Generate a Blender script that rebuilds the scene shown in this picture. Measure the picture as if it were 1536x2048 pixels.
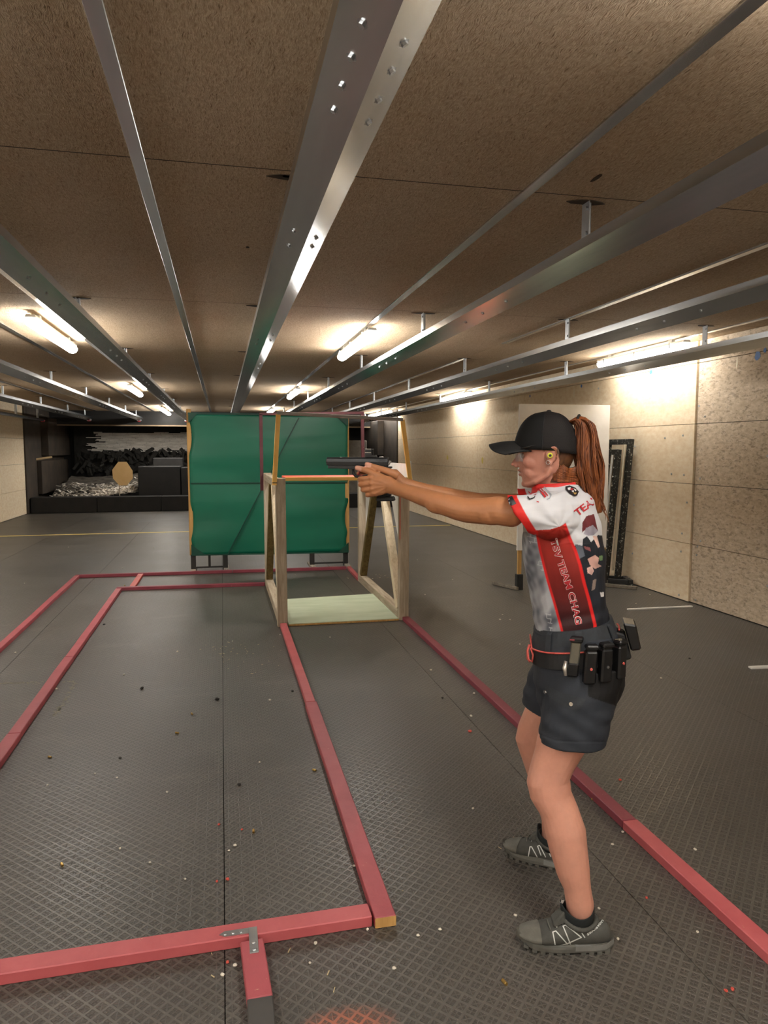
import bpy, bmesh, math, random
import numpy as np
from mathutils import Vector, Matrix, noise as mnoise
from mathutils.bvhtree import BVHTree

for o in list(bpy.data.objects):
    bpy.data.objects.remove(o, do_unlink=True)
scn = bpy.context.scene
COL = scn.collection
random.seed(7)
RNG = np.random.default_rng(7)

# ---------------------------------------------------------------- camera
FPX, VPX, VPY, CAMH = 1420.0, 443.0, 899.0, 1.5
TH = math.atan((1024 - VPY) / FPX)                       # pitch down
PS = math.atan((768 - VPX) / FPX * math.cos(TH))         # yaw right
cam_d = bpy.data.cameras.new('camera')
cam_d.sensor_fit = 'VERTICAL'
cam_d.sensor_height = 36.0
cam_d.lens = FPX / 2048 * 36.0
cam_d.clip_start = 0.05
cam_o = bpy.data.objects.new('camera', cam_d)
COL.objects.link(cam_o)
cam_o.location = (0, 0, CAMH)
cam_o.rotation_euler = (math.pi / 2 - TH, 0, -PS)
scn.camera = cam_o
FW = np.array([math.sin(PS) * math.cos(TH), math.cos(PS) * math.cos(TH), -math.sin(TH)])
RT = np.array([math.cos(PS), -math.sin(PS), 0.0])
UP = np.cross(RT, FW)
CC = np.array([0, 0, CAMH])

# ---------------------------------------------------------------- world, exposure
world = bpy.data.worlds.new('world')
scn.world = world
world.use_nodes = True
world.node_tree.nodes['Background'].inputs[0].default_value = (0.5, 0.5, 0.5, 1)
world.node_tree.nodes['Background'].inputs[1].default_value = 0.02
scn.view_settings.view_transform = 'Standard'
scn.view_settings.look = 'None'
scn.view_settings.exposure = 0.8
scn.view_settings.gamma = 1.0
scn.view_settings.use_curve_mapping = False
LAMP = 42.0          # strength of the tube lamps


def ray(x, y):
    return FW + RT * (x - 768) / FPX - UP * (y - 1024) / FPX


def pl(x, y, n, d):
    n = np.array(n, float)
    r = ray(x, y)
    return CC + r * ((d - n @ CC) / (n @ r))


def fl(x, y, z=0.0):
    return pl(x, y, (0, 0, 1), z)


def atX(x, y, X):
    return pl(x, y, (1, 0, 0), X)


def atY(x, y, Y):
    return pl(x, y, (0, 1, 0), Y)


# ---------------------------------------------------------------- helpers: materials
def lin(c):
    return c / 12.92 if c <= 0.04045 else ((c + 0.055) / 1.055) ** 2.4


def rgb(h):
    h = h.lstrip('#')
    return tuple(lin(int(h[i:i + 2], 16) / 255) for i in (0, 2, 4)) + (1.0,)


class NT:
    """small wrapper to write node trees"""
    def __init__(self, name):
        self.m = bpy.data.materials.new(name)
        self.m.use_nodes = True
        self.t = self.m.node_tree
        self.b = self.t.nodes['Principled BSDF']

    def n(self, typ, **kw):
        nd = self.t.nodes.new(typ)
        for k, v in kw.items():
            setattr(nd, k, v)
        return nd

    def put(self, sock, v):
        if isinstance(v, bpy.types.NodeSocket):
            self.t.links.new(v, sock)
        elif v is not None:
            if isinstance(v, (int, float)) and sock.type in ('VECTOR', 'RGBA'):
                v = (v,) * len(sock.default_value)
            sock.default_value = v

    def math(self, op, a, b=None, c=None, clamp=False):
        nd = self.n('ShaderNodeMath', operation=op, use_clamp=clamp)
        for i, v in enumerate((a, b, c)):
            if v is not None:
                self.put(nd.inputs[i], v)
        return nd.outputs[0]

    def vmath(self, op, a, b=None):
        nd = self.n('ShaderNodeVectorMath', operation=op)
        self.put(nd.inputs[0], a)
        if b is not None:
            self.put(nd.inputs[1], b)
        return nd.outputs[0]

    def pos(self):
        return self.n('ShaderNodeNewGeometry').outputs['Position']

    def obj(self):
        return self.n('ShaderNodeTexCoord').outputs['Object']

    def mapping(self, vec, scale=(1, 1, 1), rot=(0, 0, 0), loc=(0, 0, 0)):
        nd = self.n('ShaderNodeMapping')
        self.put(nd.inputs['Vector'], vec)
        nd.inputs['Scale'].default_value = scale
        nd.inputs['Rotation'].default_value = rot
        nd.inputs['Location'].default_value = loc
        return nd.outputs[0]

    def noise(self, vec, scale=5.0, detail=3.0, rough=0.5, dist=0.0, col=False):
        nd = self.n('ShaderNodeTexNoise')
        self.put(nd.inputs['Vector'], vec)
        nd.inputs['Scale'].default_value = scale
        nd.inputs['Detail'].default_value = detail
        nd.inputs['Roughness'].default_value = rough
        nd.inputs['Distortion'].default_value = dist
        return nd.outputs[1 if col else 0]

    def ramp(self, fac, stops):
        nd = self.n('ShaderNodeValToRGB')
        self.put(nd.inputs[0], fac)
        e = nd.color_ramp.elements
        while len(e) < len(stops):
            e.new(0.5)
        for i, (p, c) in enumerate(stops):
            e[i].position = p
            e[i].color = rgb(c) if isinstance(c, str) else (c if isinstance(c, tuple) else (c, c, c, 1))
        return nd.outputs[0]

    def mix(self, fac, a, b, blend='MIX'):
        nd = self.n('ShaderNodeMix', data_type='RGBA', blend_type=blend)
        self.put(nd.inputs[0], fac)
        self.put(nd.inputs[6], rgb(a) if isinstance(a, str) else a)
        self.put(nd.inputs[7], rgb(b) if isinstance(b, str) else b)
        return nd.outputs[2]

    def bump(self, height, strength=0.5, dist=0.01):
        nd = self.n('ShaderNodeBump')
        nd.inputs['Strength'].default_value = strength
        nd.inputs['Distance'].default_value = dist
        self.put(nd.inputs['Height'], height)
        self.put(self.b.inputs['Normal'], nd.outputs[0])

    def set(self, **kw):
        names = dict(col='Base Color', rough='Roughness', metal='Metallic', spec='Specular IOR Level',
                     sss='Subsurface Weight', trans='Transmission Weight', alpha='Alpha', coat='Coat Weight',
                     ecol='Emission Color', estr='Emission Strength', sheen='Sheen Weight', ior='IOR')
        for k, v in kw.items():
            self.put(self.b.inputs[names[k]], rgb(v) if isinstance(v, str) else v)
        return self.m


MATS = {}


def plain(name, c1, c2=None, rough=0.6, metal=0.0, scale=8.0, bump=0.0, bscale=60.0, stretch=(1, 1, 1), spec=0.5, detail=4.0):
    """two-tone noise material in world space"""
    if name in MATS:
        return MATS[name]
    t = NT(name)
    p = t.pos()
    if c2:
        f = t.noise(t.mapping(p, stretch), scale, detail, 0.6)
        col = t.ramp(f, [(0.3, c1), (0.7, c2)])
    else:
        col = rgb(c1)
    t.set(col=col, rough=rough, metal=metal, spec=spec)
    if bump:
        t.bump(t.noise(t.mapping(p, stretch), bscale, 3, 0.6), bump, 0.004)
    MATS[name] = t.m
    return t.m


# ---------------------------------------------------------------- helpers: meshes
class MB:
    def __init__(self):
        self.v = []
        self.f = []
        self.mi = []
        self.cur = 0

    def add(self, vs, fs, mi=None):
        o = len(self.v)
        self.v.extend([tuple(float(q) for q in p) for p in vs])
        for f in fs:
            self.f.append(tuple(i + o for i in f))
            self.mi.append(self.cur if mi is None else mi)
        return self

    def box(self, x0, x1, y0, y1, z0, z1, mi=None):
        vs = [(x, y, z) for z in (z0, z1) for y in (y0, y1) for x in (x0, x1)]
        fs = [(0, 2, 3, 1), (4, 5, 7, 6), (0, 1, 5, 4), (2, 6, 7, 3), (0, 4, 6, 2), (1, 3, 7, 5)]
        return self.add(vs, fs, mi)

    def hexa(self, bot, top, mi=None):
        """two quads (4 points each, same winding seen from above ccw)"""
        n = len(bot)
        fs = [tuple(reversed(range(n))), tuple(range(n, 2 * n))]
        fs += [(i, (i + 1) % n, n + (i + 1) % n, n + i) for i in range(n)]
        return self.add(list(bot) + list(top), fs, mi)

    def bar(self, a, b, w, h, up=(0, 0, 1), mi=None):
        """rectangular bar from a to b, width w (sideways) and height h (along up)"""
        a = Vector(a)
        b = Vector(b)
        d = (b - a).normalized()
        s = d.cross(Vector(up))
        if s.length < 1e-5:
            s = d.cross(Vector((1, 0, 0)))
        s.normalize()
        u = s.cross(d).normalized()
        r = [(-w / 2, -h / 2), (w / 2, -h / 2), (w / 2, h / 2), (-w / 2, h / 2)]
        return self.hexa([a + s * p + u * q for p, q in r], [b + s * p + u * q for p, q in r], mi)

    def ring_loft(self, rings, cap=True, mi=None, close=True):
        n = len(rings[0])
        vs = [p for r in rings for p in r]
        fs = []
        for k in range(len(rings) - 1):
            for i in range(n if close else n - 1):
                j = (i + 1) % n
                fs.append((k * n + i, k * n + j, (k + 1) * n + j, (k + 1) * n + i))
        if cap:
            fs.append(tuple(reversed(range(n))))
            fs.append(tuple(range((len(rings) - 1) * n, len(rings) * n)))
        return self.add(vs, fs, mi)

    def tube(self, pts, rad, seg=8, cap=True, mi=None, flat=1.0, up=(0, 0, 1)):
        pts = [Vector(p) for p in pts]
        if isinstance(rad, (int, float)):
            rad = [rad] * len(pts)
        rings = []
        pu = Vector(up)
        for i, p in enumerate(pts):
            d = (pts[min(i + 1, len(pts) - 1)] - pts[max(i - 1, 0)])
            d.normalize()
            s = d.cross(pu)
            if s.length < 1e-4:
                s = d.cross(Vector((1, 0.1, 0)))
            s.normalize()
            u = s.cross(d).normalized()
            pu = u
            rings.append([p + s * (math.cos(a) * rad[i]) + u * (math.sin(a) * rad[i] * flat)
                          for a in [2 * math.pi * k / seg for k in range(seg)]])
        return self.ring_loft(rings, cap, mi)

    def cyl(self, a, b, r, seg=12, r2=None, mi=None):
        return self.tube([a, b], [r, r if r2 is None else r2], seg, True, mi)

    def prism(self, poly, axis, lo, hi, mi=None):
        """polygon in the plane across axis, extruded lo..hi"""
        def P(p, t):
            if axis == 'x':
                return (t, p[0], p[1])
            if axis == 'y':
                return (p[0], t, p[1])
            return (p[0], p[1], t)
        return self.hexa([P(p, lo) for p in poly], [P(p, hi) for p in poly], mi)

    def sphere(self, c, r, seg=10, rings=6, sc=(1, 1, 1), mi=None):
        R = []
        for k in range(rings + 1):
            a = -math.pi / 2 + math.pi * k / rings
            rr = max(math.cos(a), 1e-3)
            R.append([(c[0] + r * sc[0] * rr * math.cos(2 * math.pi * i / seg),
                       c[1] + r * sc[1] * rr * math.sin(2 * math.pi * i / seg),
                       c[2] + r * sc[2] * math.sin(a)) for i in range(seg)])
        return self.ring_loft(R, True, mi)


ORI = {}


def fixn(me):
    bm = bmesh.new()
    bm.from_mesh(me)
    bmesh.ops.recalc_face_normals(bm, faces=bm.faces)
    bm.to_mesh(me)
    bm.free()


def link(name, me, parent=None, loc=None):
    o = bpy.data.objects.new(name, me)
    COL.objects.link(o)
    if parent is not None:
        o.parent = parent
        ORI[o] = ORI[parent]
    else:
        o.location = loc or (0, 0, 0)
        ORI[o] = Vector(loc or (0, 0, 0))
    return o


def build(name, mb, mats, parent=None, bevel=0.0, smooth=False, loc=None, seg=1):
    """MB (world coordinates) -> one mesh object; vertices become relative to its thing"""
    me = bpy.data.meshes.new(name)
    org = ORI[parent] if parent is not None else Vector(loc or (0, 0, 0))
    me.from_pydata([(p[0] - org[0], p[1] - org[1], p[2] - org[2]) for p in mb.v], [], mb.f)
    if not isinstance(mats, (list, tuple)):
        mats = [mats]
    for m in mats:
        me.materials.append(m)
    if len(mats) > 1:
        me.polygons.foreach_set('material_index', mb.mi)
    bm = bmesh.new()
    bm.from_mesh(me)
    bmesh.ops.recalc_face_normals(bm, faces=bm.faces)
    if bevel:
        es = [e for e in bm.edges if len(e.link_faces) == 2 and e.calc_face_angle(0) > 0.5]
        bmesh.ops.bevel(bm, geom=es, offset=bevel, segments=seg, affect='EDGES', profile=0.5)
    bm.to_mesh(me)
    bm.free()
    if smooth:
        me.polygons.foreach_set('use_smooth', [True] * len(me.polygons))
    return link(name, me, parent, loc)


def tag(o, label, cat, group=None):
    o['label'] = label
    o['category'] = cat
    if group:
        o['group'] = group
    return o


def thing(name, label, cat, loc, group=None):
    o = bpy.data.objects.new(name, None)
    o.empty_display_size = 0.1
    COL.objects.link(o)
    o.location = loc
    ORI[o] = Vector(loc)
    return tag(o, label, cat, group)


def struct(name, mb, m, **kw):
    o = build(name, mb, m, **kw)
    o['kind'] = 'structure'
    return o


def piece(name, me, parent, loc, rot=(0, 0, 0), scale=(1, 1, 1)):
    """an instance of a shared mesh as a part; loc in world coordinates"""
    o = bpy.data.objects.new(name, me)
    COL.objects.link(o)
    o.parent = parent
    ORI[o] = ORI[parent]
    o.location = Vector(loc) - ORI[parent]
    o.rotation_euler = rot
    o.scale = scale
    return o


def mesh_of(mb, mats, bevel=0.0, smooth=False, name='m'):
    o = build(name, mb, mats, bevel=bevel, smooth=smooth)
    me = o.data
    bpy.data.objects.remove(o)
    return me
# ================================================================ materials of the place
def m_floor():
    t = NT('rubber_tread')
    p = t.pos()
    sx = t.n('ShaderNodeSeparateXYZ')
    t.put(sx.inputs[0], p)
    X, Y = sx.outputs[0], sx.outputs[1]
    k = 1 / (math.sqrt(2) * 0.0305)
    u = t.math('MULTIPLY', t.math('ADD', X, Y), k)
    v = t.math('MULTIPLY', t.math('SUBTRACT', X, Y), k)
    fu, fv = t.math('FRACT', u), t.math('FRACT', v)
    au = t.math('ABSOLUTE', t.math('SUBTRACT', fu, 0.5))
    av = t.math('ABSOLUTE', t.math('SUBTRACT', fv, 0.5))
    edge = t.math('SUBTRACT', 0.5, t.math('MAXIMUM', au, av))           # 0 on the lattice ridges
    par = t.math('GREATER_THAN', t.math('FRACT', t.math('MULTIPLY', t.math('ADD', t.math('FLOOR', u), t.math('FLOOR', v)), 0.5)), 0.25)
    i0 = t.math('MINIMUM', au, av)
    i1 = t.math('MINIMUM', t.math('ABSOLUTE', t.math('SUBTRACT', fu, fv)), t.math('ABSOLUTE', t.math('SUBTRACT', t.math('ADD', fu, fv), 1)))
    inner = t.math('ADD', t.math('MULTIPLY', i0, t.math('SUBTRACT', 1.0, par)), t.math('MULTIPLY', t.math('MULTIPLY', i1, 0.7), par))
    pit = t.math('MULTIPLY', t.math('MULTIPLY', t.math('SUBTRACT', edge, 0.10), 14, clamp=True),
                 t.math('ADD', 0.35, t.math('MULTIPLY', inner, 7), clamp=True), clamp=True)
    big = t.noise(p, 1.3, 5, 0.65)
    fine = t.noise(p, 90, 2, 0.6)
    col = t.ramp(big, [(0.25, '#47443e'), (0.5, '#534f49'), (0.75, '#605c56')])
    dust = t.ramp(t.noise(t.mapping(p, (0.5, 1.6, 1)), 3.0, 6, 0.75), [(0.56, 0.0), (0.74, 0.4)])
    col = t.mix(dust, col, '#7c776f')
    speck = t.ramp(t.noise(p, 260, 1, 0.4), [(0.735, 0.0), (0.76, 0.75)])
    col = t.mix(speck, col, '#b8b0a2')
    col = t.mix(t.math('MULTIPLY', pit, 0.6), col, '#2b2823')
    # orange spray paint left on the tread
    c = fl(690, 2055)
    dv = t.vmath('SUBTRACT', p, tuple(c))
    ln = t.n('ShaderNodeVectorMath', operation='LENGTH')
    t.put(ln.inputs[0], t.mapping(dv, (1.0, 1.9, 0)))
    om = t.math('MULTIPLY', t.math('SUBTRACT', t.math('ADD', 0.12, t.math('MULTIPLY', t.noise(p, 14, 4, 0.7), 0.06)), ln.outputs['Value']), 12, clamp=True)
    om = t.math('MULTIPLY', om, t.math('SUBTRACT', 0.85, t.math('MULTIPLY', pit, 0.7)))
    col = t.mix(om, col, '#a05a42')
    h = t.math('ADD', t.math('SUBTRACT', 1.0, pit), t.math('MULTIPLY', fine, 0.15))
    rough = t.math('ADD', 0.30, t.math('MULTIPLY', big, 0.25))
    t.set(col=col, rough=rough, spec=0.65)
    t.bump(h, 0.7, 0.0024)
    return t.m


def m_ceiling():
    t = NT('wood_wool_board')
    p = t.pos()
    w = t.noise(p, 16, 2, 0.6, col=True)
    pw = t.vmath('ADD', p, t.vmath('MULTIPLY', t.vmath('SUBTRACT', w, (0.5, 0.5, 0.5)), (0.03, 0.03, 0)))
    hs = []
    for ang, sc in ((0.2, 190), (1.0, 230), (1.75, 210), (2.6, 250)):
        # thin curved strands: ridged, stretched noise
        nz = t.noise(t.mapping(pw, (1, 0.10, 1), (0, 0, ang), (ang * 3, ang, 0)), sc, 1, 0.5)
        hs.append(t.math('SUBTRACT', 1.0, t.math('MULTIPLY', t.math('ABSOLUTE', t.math('SUBTRACT', nz, 0.5)), 5.0), clamp=True))
    gate = t.ramp(t.noise(p, 45, 2, 0.5), [(0.35, 0.0), (0.65, 1.0)])
    s1 = t.math('MULTIPLY', t.math('MAXIMUM', hs[0], hs[1]), t.math('MULTIPLY', gate, 1.3))
    s2 = t.math('MULTIPLY', t.math('MAXIMUM', hs[2], hs[3]), t.math('MULTIPLY', t.math('SUBTRACT', 1.0, gate), 1.3))
    h = t.math('ADD', t.math('MULTIPLY', t.math('ADD', s1, s2), 0.50), t.math('MULTIPLY', t.noise(p, 60, 5, 0.8), 0.50))
    big = t.noise(p, 1.1, 4, 0.6)
    c1 = t.ramp(h, [(0.28, '#836d54'), (0.5, '#ad957a'), (0.75, '#c2ab90'), (0.95, '#e0cdb2')])
    c2 = t.ramp(h, [(0.28, '#79634a'), (0.5, '#a2896c'), (0.75, '#b79f82'), (0.95, '#d6c1a2')])
    t.set(col=t.mix(t.ramp(big, [(0.3, 0.0), (0.7, 1.0)]), c1, c2), rough=0.9, spec=0.15)
    t.bump(h, 0.75, 0.008)
    return t.m


def m_wall(name, stops, scale, speck, bump):
    t = NT(name)
    p = t.pos()
    big = t.noise(p, 0.9, 4, 0.6)
    gr = t.noise(t.mapping(p, (1, 0.5, 1.0)), scale, 4, 0.65)
    col = t.ramp(gr, stops)
    col = t.mix(t.math('MULTIPLY', big, 0.10), col, '#b9a27e')
    if speck:
        s = t.ramp(t.noise(t.mapping(p, (1, 0.45, 1.0)), 42, 3, 0.7), [(0.36, speck), (0.47, 0.0)])
        col = t.mix(s, col, '#6f5d4c')
        s2 = t.ramp(t.noise(t.mapping(p, (1, 0.5, 1), loc=(3, 3, 3)), 50, 3, 0.7), [(0.56, 0.0), (0.68, speck)])
        col = t.mix(s2, col, '#e6d6c2')
    t.set(col=col, rough=0.85, spec=0.2)
    t.bump(t.noise(t.mapping(p, (1, 0.5, 1.0)), 70, 4, 0.7), bump, 0.004)
    return t.m


def m_steel(name='galvanised_steel', c='#d2d5d7', rough=0.21):
    t = NT(name)
    p = t.pos()
    n = t.noise(t.mapping(p, (3, 0.25, 3)), 6, 4, 0.6)
    col = t.mix(t.ramp(n, [(0.3, 0.0), (0.7, 0.5)]), c, '#aeb1b3')
    t.set(col=col, metal=1.0, rough=t.math('ADD', rough - 0.03, t.math('MULTIPLY', n, 0.10)))
    t.bump(n, 0.03, 0.01)
    return t.m


def m_wood(name, stops, rough=0.75, scale=6.0, axis='z', bump=0.25):
    t = NT(name)
    p = t.pos()
    st = {'z': (6, 6, 0.5), 'y': (6, 0.5, 6), 'x': (0.5, 6, 6)}[axis]
    g = t.noise(t.mapping(p, st), scale, 5, 0.65, 0.6)
    col = t.ramp(g, stops)
    d = t.ramp(t.noise(p, 14, 4, 0.7), [(0.62, 0.0), (0.78, 0.5)])
    col = t.mix(d, col, stops[0][1])
    t.set(col=col, rough=rough, spec=0.3)
    t.bump(g, bump, 0.003)
    return t.m


def m_paint(name, c1, c2, chip='#c9a890', amount=0.675, rough=0.5):
    """painted wood with worn chips"""
    t = NT(name)
    p = t.pos()
    col = t.ramp(t.noise(p, 7, 4, 0.6), [(0.3, c1), (0.7, c2)])
    ch = t.ramp(t.noise(t.mapping(p, (1, 1, 1)), 36, 5, 0.75), [(amount, 0.0), (amount + 0.03, 0.85)])
    col = t.mix(ch, col, chip)
    t.set(col=col, rough=rough, spec=0.4)
    t.bump(t.noise(p, 60, 3, 0.6), 0.25, 0.003)
    return t.m


FLOOR, CEIL = m_floor(), m_ceiling()
WALL_A = m_wall('pale_board', [(0.3, '#e2cba9'), (0.5, '#ecd9bb'), (0.7, '#f3e5cc')], 26, 0.0, 0.12)
WALL_B = m_wall('flecked_board', [(0.3, '#b9a78f'), (0.5, '#cdbca5'), (0.7, '#dfd0bc')], 30, 0.5, 0.25)
STEEL = m_steel()
ZINC = m_steel('zinc', '#c9cdd0', 0.3)
RUBBER = plain('black_rubber', '#131211', '#1d1b19', 0.75, scale=5, bump=0.3, bscale=25)
RUBBER_B = plain('brown_rubber', '#2b241d', '#43382c', 0.8, scale=3, bump=0.3, bscale=20)
DARKGAP = plain('dark_gap', '#0d0c0a', None, 0.9)
WHITE_P = plain('white_plastic', '#e2e3e0', '#d6d7d3', 0.45)
OLDWOOD = m_wood('weathered_wood', [(0.25, '#867967'), (0.5, '#aa9c87'), (0.75, '#c3b7a4')])
OLDWOOD_Y = m_wood('weathered_wood_along', [(0.25, '#80735f'), (0.5, '#a39580'), (0.75, '#bdb09c')], axis='y')
PALEWOOD = m_wood('pale_wood', [(0.25, '#b7a486'), (0.5, '#d2c3a6'), (0.75, '#e2d6be')])
OLIVEWOOD = m_wood('olive_wood', [(0.25, '#4d4024'), (0.5, '#6c5c36'), (0.75, '#857448')])
TANWOOD = m_wood('tan_wood', [(0.25, '#a67f4a'), (0.5, '#bf9559'), (0.75, '#cfa96d')])
RED_P = m_paint('red_paint', '#9c454c', '#ab5259')
RED_D = m_paint('dark_red_paint', '#7b3440', '#883e49')
RED_B = m_paint('bright_red_paint', '#bb4840', '#c8564c')
RED_L = m_paint('salmon_red_paint', '#ae5256', '#bc6063')
MAROON = m_paint('maroon_paint', '#4c2427', '#60333a')
YELLOW = m_paint('yellow_paint', '#eebb5c', '#f6c76c', '#b98a3c', 0.8)
ORANGE_R = m_paint('orange_red_paint', '#cf4a34', '#d9553e', '#b98a3c', 0.8)
BLACK_P = m_paint('black_paint', '#1c1b18', '#2a2925', '#aeb0a6', 0.58)
BLACK_M = plain('black_metal', '#1b1a19', '#292725', 0.5, bump=0.1)
GREY_TAPE = plain('grey_tape', '#3d3c3a', '#464442', 0.7)
MINT = plain('mint_board', '#a7b296', '#b9c2a9', 0.6, scale=5, stretch=(0.6, 2, 1))

# ================================================================ room shell
XL, XR, YB, YF, ZC = -4.48, 4.48, 22.0, -3.2, 2.535
YT = 17.9            # the lined trap begins here

fo = struct('floor', MB().box(XL - 0.1, XR + 0.1, YF, YB, -0.10, -0.012), DARKGAP)
matx = [XL, -2.93, -1.48, -0.02, 1.32, 2.865, XR]
maty = [YF, -1.2, 0.75, 2.7, 4.65, 6.6, 8.55, 10.5, 12.45, 14.4, 16.35, YT + 0.15]
for i in range(len(matx) - 1):
    for j in range(len(maty) - 1):
        g = 0.0015
        me = mesh_of(MB().box(matx[i] + g, matx[i + 1] - g, maty[j] + 0.0005, maty[j + 1] - 0.0005, -0.012, 0), FLOOR)
        piece('floor_mat', me, fo, (0, 0, 0))

co = struct('ceiling', MB().box(XL - 0.1, XR + 0.1, YF, YB, ZC + 0.03, ZC + 0.12), DARKGAP)
sx = [-0.27 + 1.49 * k for k in range(-2, 4)]
cx = [XL] + [s for s in sx if XL < s < XR] + [XR]
cy = [YF, -2.24, 0.26, 2.76, 5.26, 7.76, 10.26, 12.76, 15.26, 17.76, 20.4]
for i in range(len(cx) - 1):
    for j in range(len(cy) - 1):
        me = mesh_of(MB().box(cx[i] + 0.002, cx[i + 1] - 0.002, cy[j] + 0.0045, cy[j + 1] - 0.0045,
                              ZC, ZC + 0.029), CEIL)
        piece('ceiling_board', me, co, (0, 0, 0))
JOINT = plain('joint_dark', '#2a2118', '#3a2e21', 0.95)
for y_ in cy[1:-1]:
    build('joint', MB().box(XL, XR, y_ - 0.0046, y_ + 0.0046, ZC + 0.0006, ZC + 0.02), JOINT, co)
for n, s in enumerate([s for s in sx if XL < s < XR - 0.1]):
    mb = MB()
    cuts = [YF] + ([6.62, 7.75] if abs(s - 2.71) < 0.1 else []) + [20.35]
    for a, b in zip(cuts[::2], cuts[1::2]):
        mb.box(s - 0.024, s + 0.024, a, b, ZC - 0.009, ZC + 0.004)
    struct('trim_%d' % (n + 1), mb, STEEL, bevel=0.002)
# dark pockets cut into the boards
for n, (px, py, w, d) in enumerate([(574, 351, 0.045, 0.03), (495, 494, 0.02, 0.03), (1193, 355, 0.02, 0.09)]):
    c = fl(px, py, ZC)
    mb = MB()
    k = 9
    ring = [(c[0] + w / 2 * math.cos(a) * random.uniform(0.8, 1.1), c[1] + d / 2 * math.sin(a) * random.uniform(0.8, 1.1)) for a in [2 * math.pi * i / k for i in range(k)]]
    mb.prism(ring, 'z', ZC - 0.003, ZC + 0.002)
    build('pocket', mb, plain('pocket_dark', '#2c2117', '#4a3a28', 0.95), co)

# walls: base sheet plus single boards
hz = [0.006, 0.578, 1.165, 1.745, 2.325, ZC]


def wall_boards(side, X, segs, name):
    s = 1 if side == 'right' else -1
    wo = struct(name, MB().box(*sorted((X, X + s * 0.12)), YF, YB, 0, ZC + 0.03), DARKGAP)
    for (y0, y1, m, proud) in segs:
        for a, b in zip(hz[:-1], hz[1:]):
            x0, x1 = sorted((X - s * proud, X + s * 0.002))
            me = mesh_of(MB().box(x0, x1, y0 + 0.0025, y1 - 0.0025, a + 0.0025, b - 0.0025), m, bevel=0.0015)
            piece('wall_board', me, wo, (0, 0, 0))
    return wo


ys = [6.05, 8.02, 10.04, 12.04, 14.05, 16.05, YT]
segs_r = [(YF, -1.95, WALL_B, 0.012), (-1.95, 2.05, WALL_B, 0.012), (2.05, 6.045, WALL_B, 0.012)] + [(a, b, WALL_A, 0.03) for a, b in zip(ys[:-1], ys[1:])]
wr = wall_boards('right', XR, segs_r, 'wall_right')
wl = wall_boards('left', XL, [(YF, -1.95, WALL_B, 0.012), (-1.95, 2.05, WALL_A, 0.02), (2.05, 6.05, WALL_A, 0.02)] + [(a, b, WALL_A, 0.03) for a, b in zip(ys[:-1], ys[1:])], 'wall_left')
wb = struct('wall_back', MB().box(XL - 0.1, XR + 0.1, YB, YB + 0.12, 0, ZC + 0.03), RUBBER)
wf = struct('wall_front', MB().box(XL - 0.1, XR + 0.1, YF - 0.12, YF, 0, ZC + 0.03), WALL_B)

# fixing washers and blue paint marks on the right wall
wash = mesh_of(MB().cyl((0.004, 0, 0), (-0.003, 0, 0), 0.011, 10).cyl((-0.002, 0, 0), (-0.006, 0, 0), 0.005, 6), ZINC, name='washer')
for (px, py) in [(1366, 871), (1368, 950), (1374, 1005), (1364, 1067), (1362, 1103), (1358, 1190), (1197, 777), (1268, 1010), (1265, 1107), (1270, 893), (1405, 740),
                 (1400, 957), (1401, 1082), (1395, 1093), (1393, 1110), (1391, 1200), (1398, 812), (1410, 833), (1535, 912), (1535, 1172), (875, 876), (877, 824), (930, 852), (1330, 876), (1343, 948)]:
    X = XR - (0.012 if px > 1385 else 0.03)
    c = atX(px, py, X)
    piece('washer', wash, wr, (X, c[1], c[2]))
BLUE = plain('blue_paint', '#2b5fa8', '#3f73b4', 0.6)
CREAM = plain('cream_mark', '#e2d7bd', '#efe7d2', 0.6)
YMARK = plain('yellow_mark', '#d9c25a', '#e2cf78', 0.6)


def wallmark(name, px, py, w, h, m, X=None):
    X = XR - (0.012 if px > 1385 else 0.03) if X is None else X
    c = atX(px, py, X)
    k = 11
    ring = [(c[1] + w / 2 * math.cos(a) * random.uniform(0.75, 1.15), c[2] + h / 2 * math.sin(a) * random.uniform(0.75, 1.15)) for a in [2 * math.pi * i / k for i in range(k)]]
    build(name, MB().prism(ring, 'x', X - 0.0012, X + 0.001), m, wr)


for px, py, s in [(1515, 711, 0.07), (1530, 700, 0.04), (1302, 744, 0.05), (1163, 772, 0.045), (1060, 792, 0.04)]:
    wallmark('paint_mark', px, py, s, s * 1.1, BLUE)
for px, py, w, h in [(1474, 727, 0.02, 0.11), (1148, 787, 0.02, 0.12)]:
    wallmark('scraped_mark', px, py, w, h, CREAM)
for px, py, w, h in [(895, 915, 0.12, 0.10), (965, 920, 0.10, 0.12), (1040, 868, 0.02, 0.05), (891, 1030, 0.02, 0.5), (920, 850, 0.03, 0.03), (845, 895, 0.06, 0.05), (868, 905, 0.05, 0.05)]:
    wallmark('faded_mark', px, py, w, h, YMARK if w > 0.09 or h > 0.3 else CREAM)

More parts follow.
